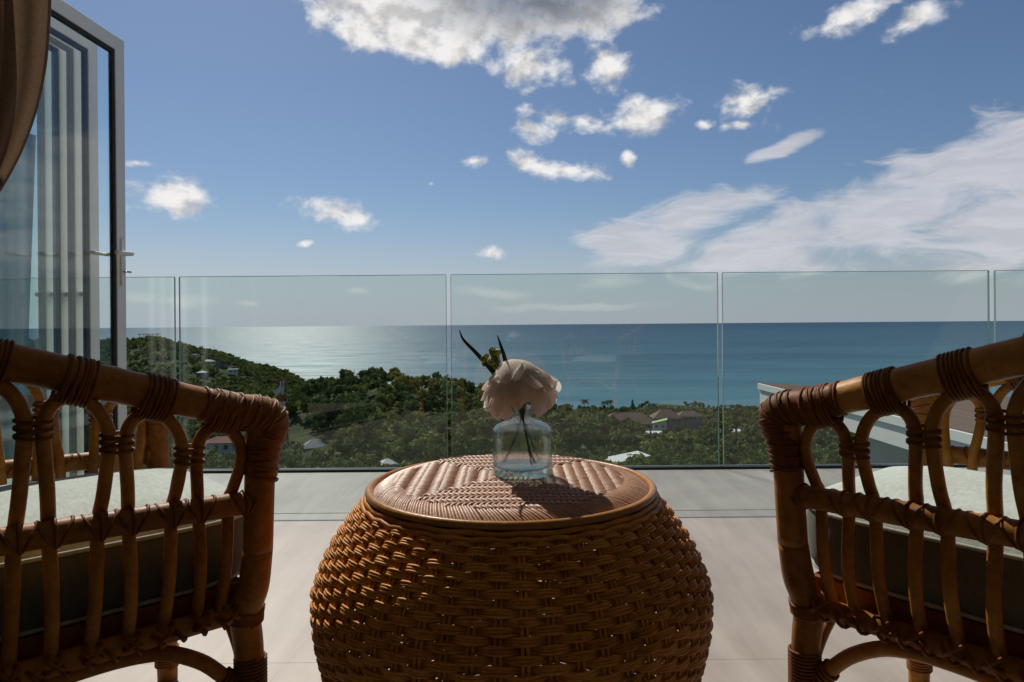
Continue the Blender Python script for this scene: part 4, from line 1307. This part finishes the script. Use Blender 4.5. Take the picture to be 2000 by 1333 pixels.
# tall conifer and bare-stemmed umbrella tree
def special_tree(name, label, px, py, Y, kind):
    p = at(px, py, Y); g0 = float(ground(p.x, Y)); H = p.z - g0
    e = empty(name, label, 'tree', (p.x, Y, g0), 0)
    mbt, mbc = MB(), MB(); rg = np.random.default_rng(3)
    tube(mbt, [(0, 0, -.5), (0, 0, H * .5), (0, 0, H * .95)], [.4, .25, .06], 7)
    for q in range(700):
        if kind == 'cone':
            h = rg.uniform(.15, 1); r = (1 - h) * .28 * H * rg.uniform(.3, 1) + .2; a = rg.uniform(0, 6.28)
            c = np.array((r * math.cos(a), r * math.sin(a), h * H))
        else:
            a = rg.uniform(0, 6.28); k = q % 9; r = rg.uniform(0, 1) * 1.5
            cc_ = np.array((3.4 * math.cos(k * 2.4) * (.3 + .08 * k), 3.4 * math.sin(k * 2.4) * (.3 + .08 * k), H * (.78 + .022 * (k % 5))))
            v = rg.normal(0, 1, 3); v /= np.linalg.norm(v); c = cc_ + v * np.array((1.3, 1.3, .5)) * r * .7
        u = rg.normal(0, 1, 3); u /= np.linalg.norm(u); w = np.cross(u, rg.normal(0, 1, 3)); w /= np.linalg.norm(w); s = .42 * rg.uniform(.6, 1.3)
        mbc.add([c + u * s, c + w * s * .6, c - u * s, c - w * s * .6], [(0, 1, 2, 3)], rg.uniform(.05, .5))
    if kind != 'cone':
        for k in range(9):
            tube(mbt, crom([(0, 0, H * .4), (1.7 * math.cos(k * 2.4) * (.3 + .08 * k), 1.7 * math.sin(k * 2.4) * (.3 + .08 * k), H * .62), (3.4 * math.cos(k * 2.4) * (.3 + .08 * k), 3.4 * math.sin(k * 2.4) * (.3 + .08 * k), H * (.78 + .022 * (k % 5)))], 3), np.linspace(.14, .05, 7), 5)
    obj('trunk', mbt, M['bark'], e); obj('crown', mbc, M['leaf'], e, smooth=False)
special_tree('conifer_tree', 'dark pointed conifer standing before the sea left of the brown villa roof', 1235, 781, 420, 'cone')
special_tree('umbrella_tree', 'open branched umbrella tree before the sea right of the pane joint', 1437, 788, 300, 'umb')

# ------------------------------------------------------------------ houses
M['roof_brown'] = plain('roof_brown', (.16, .10, .075), .8, .2, 0, .25, 2)
M['roof_red'] = plain('roof_red', (.20, .075, .055), .8, .2, 0, .25, 2)
M['roof_grey'] = plain('roof_grey', (.30, .31, .33), .6, .3, 0, .2, 2)
M['roof_white'] = plain('roof_white', (.62, .62, .62), .7, .3, 0, .1, 2)
M['roof_lime'] = plain('roof_lime', (.32, .48, .16), .7, .3, 0, .1, 2)
M['wall_white'] = plain('wall_white', (.60, .59, .56), .85, .2, 0, .08, 1)
M['wall_grey'] = plain('wall_grey', (.22, .22, .23), .85, .2, 0, .1, 1)
M['win'] = plain('window_glass', (.03, .05, .07), .15, .6)
def house(label, px, py, Y, w, dp, h, roof='hip', rm='roof_brown', wm='wall_white', rot=0, rh=None, name='house', over=.5):
    """py: where the eaves line shows"""
    p = at(px, py, Y); g0 = float(ground(p.x, Y))
    base = p.z - h
    e = empty(name, label, 'house', (p.x, Y, base), R(rot))
    low_ = min(g0 - base - 1.0, -.3)
    mb = MB(); box(mb, (-w / 2, -dp / 2, low_), (w / 2, dp / 2, h)); wl = obj('wall', mb, M[wm], e, smooth=False)
    rh = rh if rh is not None else w * .16
    mb = MB(); W2, D2 = w / 2 + over, dp / 2 + over
    if roof == 'flat':
        box(mb, (-W2, -D2, h + .002), (W2, D2, h + .35), .03)
    elif roof == 'hip':
        k = min(W2, D2) * .9
        v = [(-W2, -D2, h + .003), (W2, -D2, h + .003), (W2, D2, h + .003), (-W2, D2, h + .003), (-W2 + k, 0, h + rh), (W2 - k, 0, h + rh),
             (-W2, -D2, h - .2), (W2, -D2, h - .2), (W2, D2, h - .2), (-W2, D2, h - .2)]
        mb.add(v, [(0, 1, 5, 4), (2, 3, 4, 5), (0, 6, 7, 1), (1, 7, 8, 2), (2, 8, 9, 3), (3, 9, 6, 0), (6, 9, 8, 7)])
        mb.f.append(np.array([(1, 2, 5), (3, 0, 4)]))
    else:   # mono pitch
        v = [(-W2, -D2, h + .1), (W2, -D2, h + rh), (W2, D2, h + rh), (-W2, D2, h + .1), (-W2, -D2, h - .2), (W2, -D2, h + rh - .3), (W2, D2, h + rh - .3), (-W2, D2, h - .2)]
        mb.add(v, [(0, 1, 2, 3), (4, 7, 6, 5), (0, 4, 5, 1), (1, 5, 6, 2), (2, 6, 7, 3), (3, 7, 4, 0)])
    obj('roof', mb, M[rm], e, smooth=False)
    nw = max(2, int(w / 3))
    for q in range(nw):
        x = -w / 2 + w * (q + .5) / nw
        mb = MB(); box(mb, (x - .65, -dp / 2 - .06, h - 2.1), (x + .65, -dp / 2 - .004, h - .7)); wf = obj('window', mb, M['wall_grey'], e, smooth=False)
        mb = MB(); box(mb, (x - .56, -dp / 2 - .075, h - 2.0), (x + .56, -dp / 2 - .062, h - .8)); obj('pane', mb, M['win'], wf, smooth=False)
    return e
house('brown hip roofed villa in the trees below the tallest palm', 1225, 825, 385, 30, 16, 5, rm='roof_brown', wm='wall_grey', rh=5.5)
house('smaller brown roofed wing right of the villa', 1300, 815, 400, 16, 12, 5, rm='roof_brown', wm='wall_grey', rh=4.5)
house('lime green roofed pavilion beside the brown villa', 1288, 826, 345, 6.5, 5, 3, rm='roof_lime', rh=2.0, roof='mono', rot=-10)
house('low white flat roofed house below the lime green roof', 1283, 846, 330, 13, 7, 3, roof='flat', rm='roof_white', wm='wall_grey')
house('white angular winged roof house right behind the wicker table', 1222, 898, 175, 9.5, 6, 3, roof='mono', rm='roof_white', rh=1.3, rot=18)
house('small white hut with pale blue roof in the valley left of the table', 615, 872, 205, 6.5, 5, 3, rm='roof_grey', rh=2.2, rot=25)
house('tiny white cottage gable among trees just left of the table rim', 756, 905, 165, 3.2, 3, 2.2, rm='roof_white', rh=1.1, rot=30)
house('red roofed bungalow low in the valley seen through the left chair arm', 440, 862, 225, 12, 7, 3, rm='roof_red', rh=1.6)
house('white terraced house by the coast right of the pane joint', 1432, 842, 430, 12, 8, 4, roof='flat', rm='roof_white', rot=15)
house('grey roofed white house lower on the coast right of the pane joint', 1440, 855, 400, 10, 7, 3, roof='mono', rm='roof_grey', rh=1.5, rot=-20)
house('long dark roofed lodge in the trees right of the villa', 1345, 812, 430, 15, 9, 4, rm='roof_brown', wm='wall_grey', rh=3)
house('pale building in the valley beside the left armchair post', 583, 877, 215, 4.5, 5, 5, roof='flat', rm='roof_white')
hill = [(262, 690, 560, 'uppermost left'), (300, 700, 545, 'upper middle'), (345, 694, 560, 'upper right'), (380, 693, 570, 'highest right'), (258, 712, 520, 'lower left'), (305, 722, 510, 'lower middle'),
        (352, 716, 525, 'middle right'), (408, 706, 555, 'pale gabled right'), (432, 712, 545, 'rightmost'), (455, 722, 530, 'lower rightmost'), (395, 728, 505, 'lowest')]
for q, (px, py, Y, wd_) in enumerate(hill):
    house('%s small pale house on the far wooded headland' % wd_, px, py, Y, random.uniform(4.5, 8.5), 5, 2.8, roof=('flat', 'hip', 'mono')[q % 3], rm=('roof_grey', 'roof_brown', 'roof_grey')[(q * 2) % 3], wm=('wall_grey', 'wall_white')[q % 2], rot=random.uniform(-30, 30), rh=1.4)
p = at(292, 652, 620)
e = empty('hilltop_pavilion', 'open roofed pavilion on the crest of the far headland', 'pavilion', (p.x, 620, p.z - 5))
mb = MB(); box(mb, (-9, -3, 4.3), (9, 3, 4.8)); obj('roof', mb, M['roof_brown'], e, smooth=False)
for q in range(5):
    mb = MB(); box(mb, (-8 + q * 4 - .2, -2.4, -6), (-8 + q * 4 + .2, -2.0, 4.297)); obj('column', mb, M['wall_grey'], e, smooth=False)

# lattice mast
M['mast_red'] = plain('mast_red', (.30, .045, .035), .6); M['mast_white'] = plain('mast_white', (.6, .6, .6), .6)
TYm = 226
ptop = at(548, 741, TYm); g0 = float(ground(ptop.x, TYm))
e = empty('radio_mast', 'red and white lattice radio mast in front of the wooded ridge', 'mast', (ptop.x, TYm, g0))
H = ptop.z - g0; nsec = 7
for q in range(nsec):
    z0, z1 = H * q / nsec, H * (q + 1) / nsec - .02
    w0, w1 = 1.5 - 1.0 * q / nsec, 1.5 - 1.0 * (q + 1) / nsec
    mb = MB()
    cs0 = [(-w0, -w0, z0), (w0, -w0, z0), (w0, w0, z0), (-w0, w0, z0)]; cs1 = [(-w1, -w1, z1), (w1, -w1, z1), (w1, w1, z1), (-w1, w1, z1)]
    for k in range(4):
        tube(mb, [cs0[k], cs1[k]], .13, 5); tube(mb, [cs0[k], cs1[(k + 1) % 4]], .08, 4); tube(mb, [cs0[(k + 1) % 4], cs1[k]], .08, 4); tube(mb, [cs1[k], cs1[(k + 1) % 4]], .08, 4)
    obj('lattice_section', mb, M['mast_red'] if q % 2 == 0 else M['mast_white'], e, smooth=False)
for q in range(5):
    a = q * 1.26; mb = MB(); box(mb, (.9 * math.cos(a) - .2, .9 * math.sin(a) - .2, H - 3.2), (.9 * math.cos(a) + .2, .9 * math.sin(a) + .2, H - .6), .03); obj('antenna', mb, M['mast_red'] if q % 2 else M['mast_white'], e, smooth=False)
mb = MB(); lathe(mb, [(.02, 0), (.5, .12), (.75, .35)], 14); mb.v[-1][:] = mb.v[-1][:, [0, 2, 1]] * np.array((1, -1, 1)) + np.array((-1.5, -.3, H - 4)); obj('dish', mb, M['mast_white'], e)
mb = MB(); tube(mb, [(0, 0, H), (0, 0, H + 2.5)], .06, 5); obj('spike', mb, M['mast_red'], e)

# ------------------------------------------------------------------ neighbouring roof on the right
NY1 = 18.0
A = at(1482, 750, NY1)
M['fascia'] = plain('fascia_white', (.82, .80, .76), .6, .3, 0, .05, 2)
roofh = empty('neighbour_house', 'neighbouring house with brown tiled roof and white fascia behind the right armchair', 'house', (A.x, 0, 0))
zA = A.z
mb = MB()
Lw, ynear = 9.0, 5.2
slope = -.065
ncourse = 16
for k in range(ncourse):
    x0 = .02 + Lw * k / ncourse; x1 = .02 + Lw * (k + 1) / ncourse + .05
    mbk = MB()
    za, zb = zA + slope * x0 + .004, zA + slope * x1 + .03
    zc = .03
    v = [(x0, ynear, za), (x1, ynear, zb - .03), (x1, NY1, zb - .03), (x0, NY1, za), (x0, ynear, za + zc), (x1, ynear, zb), (x1, NY1, zb), (x0, NY1, za + zc)]
    mbk.add(v, [(0, 3, 2, 1), (4, 5, 6, 7), (0, 1, 5, 4), (1, 2, 6, 5), (2, 3, 7, 6), (3, 0, 4, 7)])
    obj('roof_course', mbk, M['roof_tile'] if 'roof_tile' in M else M['roof_brown'], roofh, smooth=False)
mb = MB(); box(mb, (-.03, ynear, zA - .14), (.018, NY1 + .02, zA + .015), .004); obj('fascia', mb, M['fascia'], roofh, smooth=False)
mb = MB(); box(mb, (.02, ynear, zA - .50), (.07, NY1, zA - .142)); box(mb, (.072, NY1 - .05, zA - .70), (Lw, NY1 - .002, zA - .55)); obj('fascia', mb, M['fascia'], roofh, smooth=False)
mb = MB(); box(mb, (2.0, ynear + .3, zA - 6), (Lw - .2, NY1 - 1.5, zA - .72)); obj('wall', mb, M['wall_white'], roofh, smooth=False)

# grey wall of the building on the left, seen through the folded doors
q0, q1, q2 = at(44, 258, 7.0), at(70, 265, 7.0), at(47, 900, 7.0)
mb = MB()
v = [(-7.6, 7, -6), (q2.x, 7, -6), (q2.x, 7, q2.z), (q1.x, 7, q1.z), (q0.x, 7, q0.z), (-7.6, 7, q0.z + .1)]
vb = [(x * 1.45, 9.5, z) for x, y, z in v]
mb.add(v + vb, [(i, (i + 1) % 6, (i + 1) % 6 + 6, i + 6) for i in range(6)])
mb.f.append(np.array([[0, 1, 2, 3, 4, 5]])); mb.f.append(np.array([[11, 10, 9, 8, 7, 6]]))
tag(obj('side_building', mb, M['greywall'], smooth=False), 'dark grey rendered wall block seen through the folded glass doors', 'building')
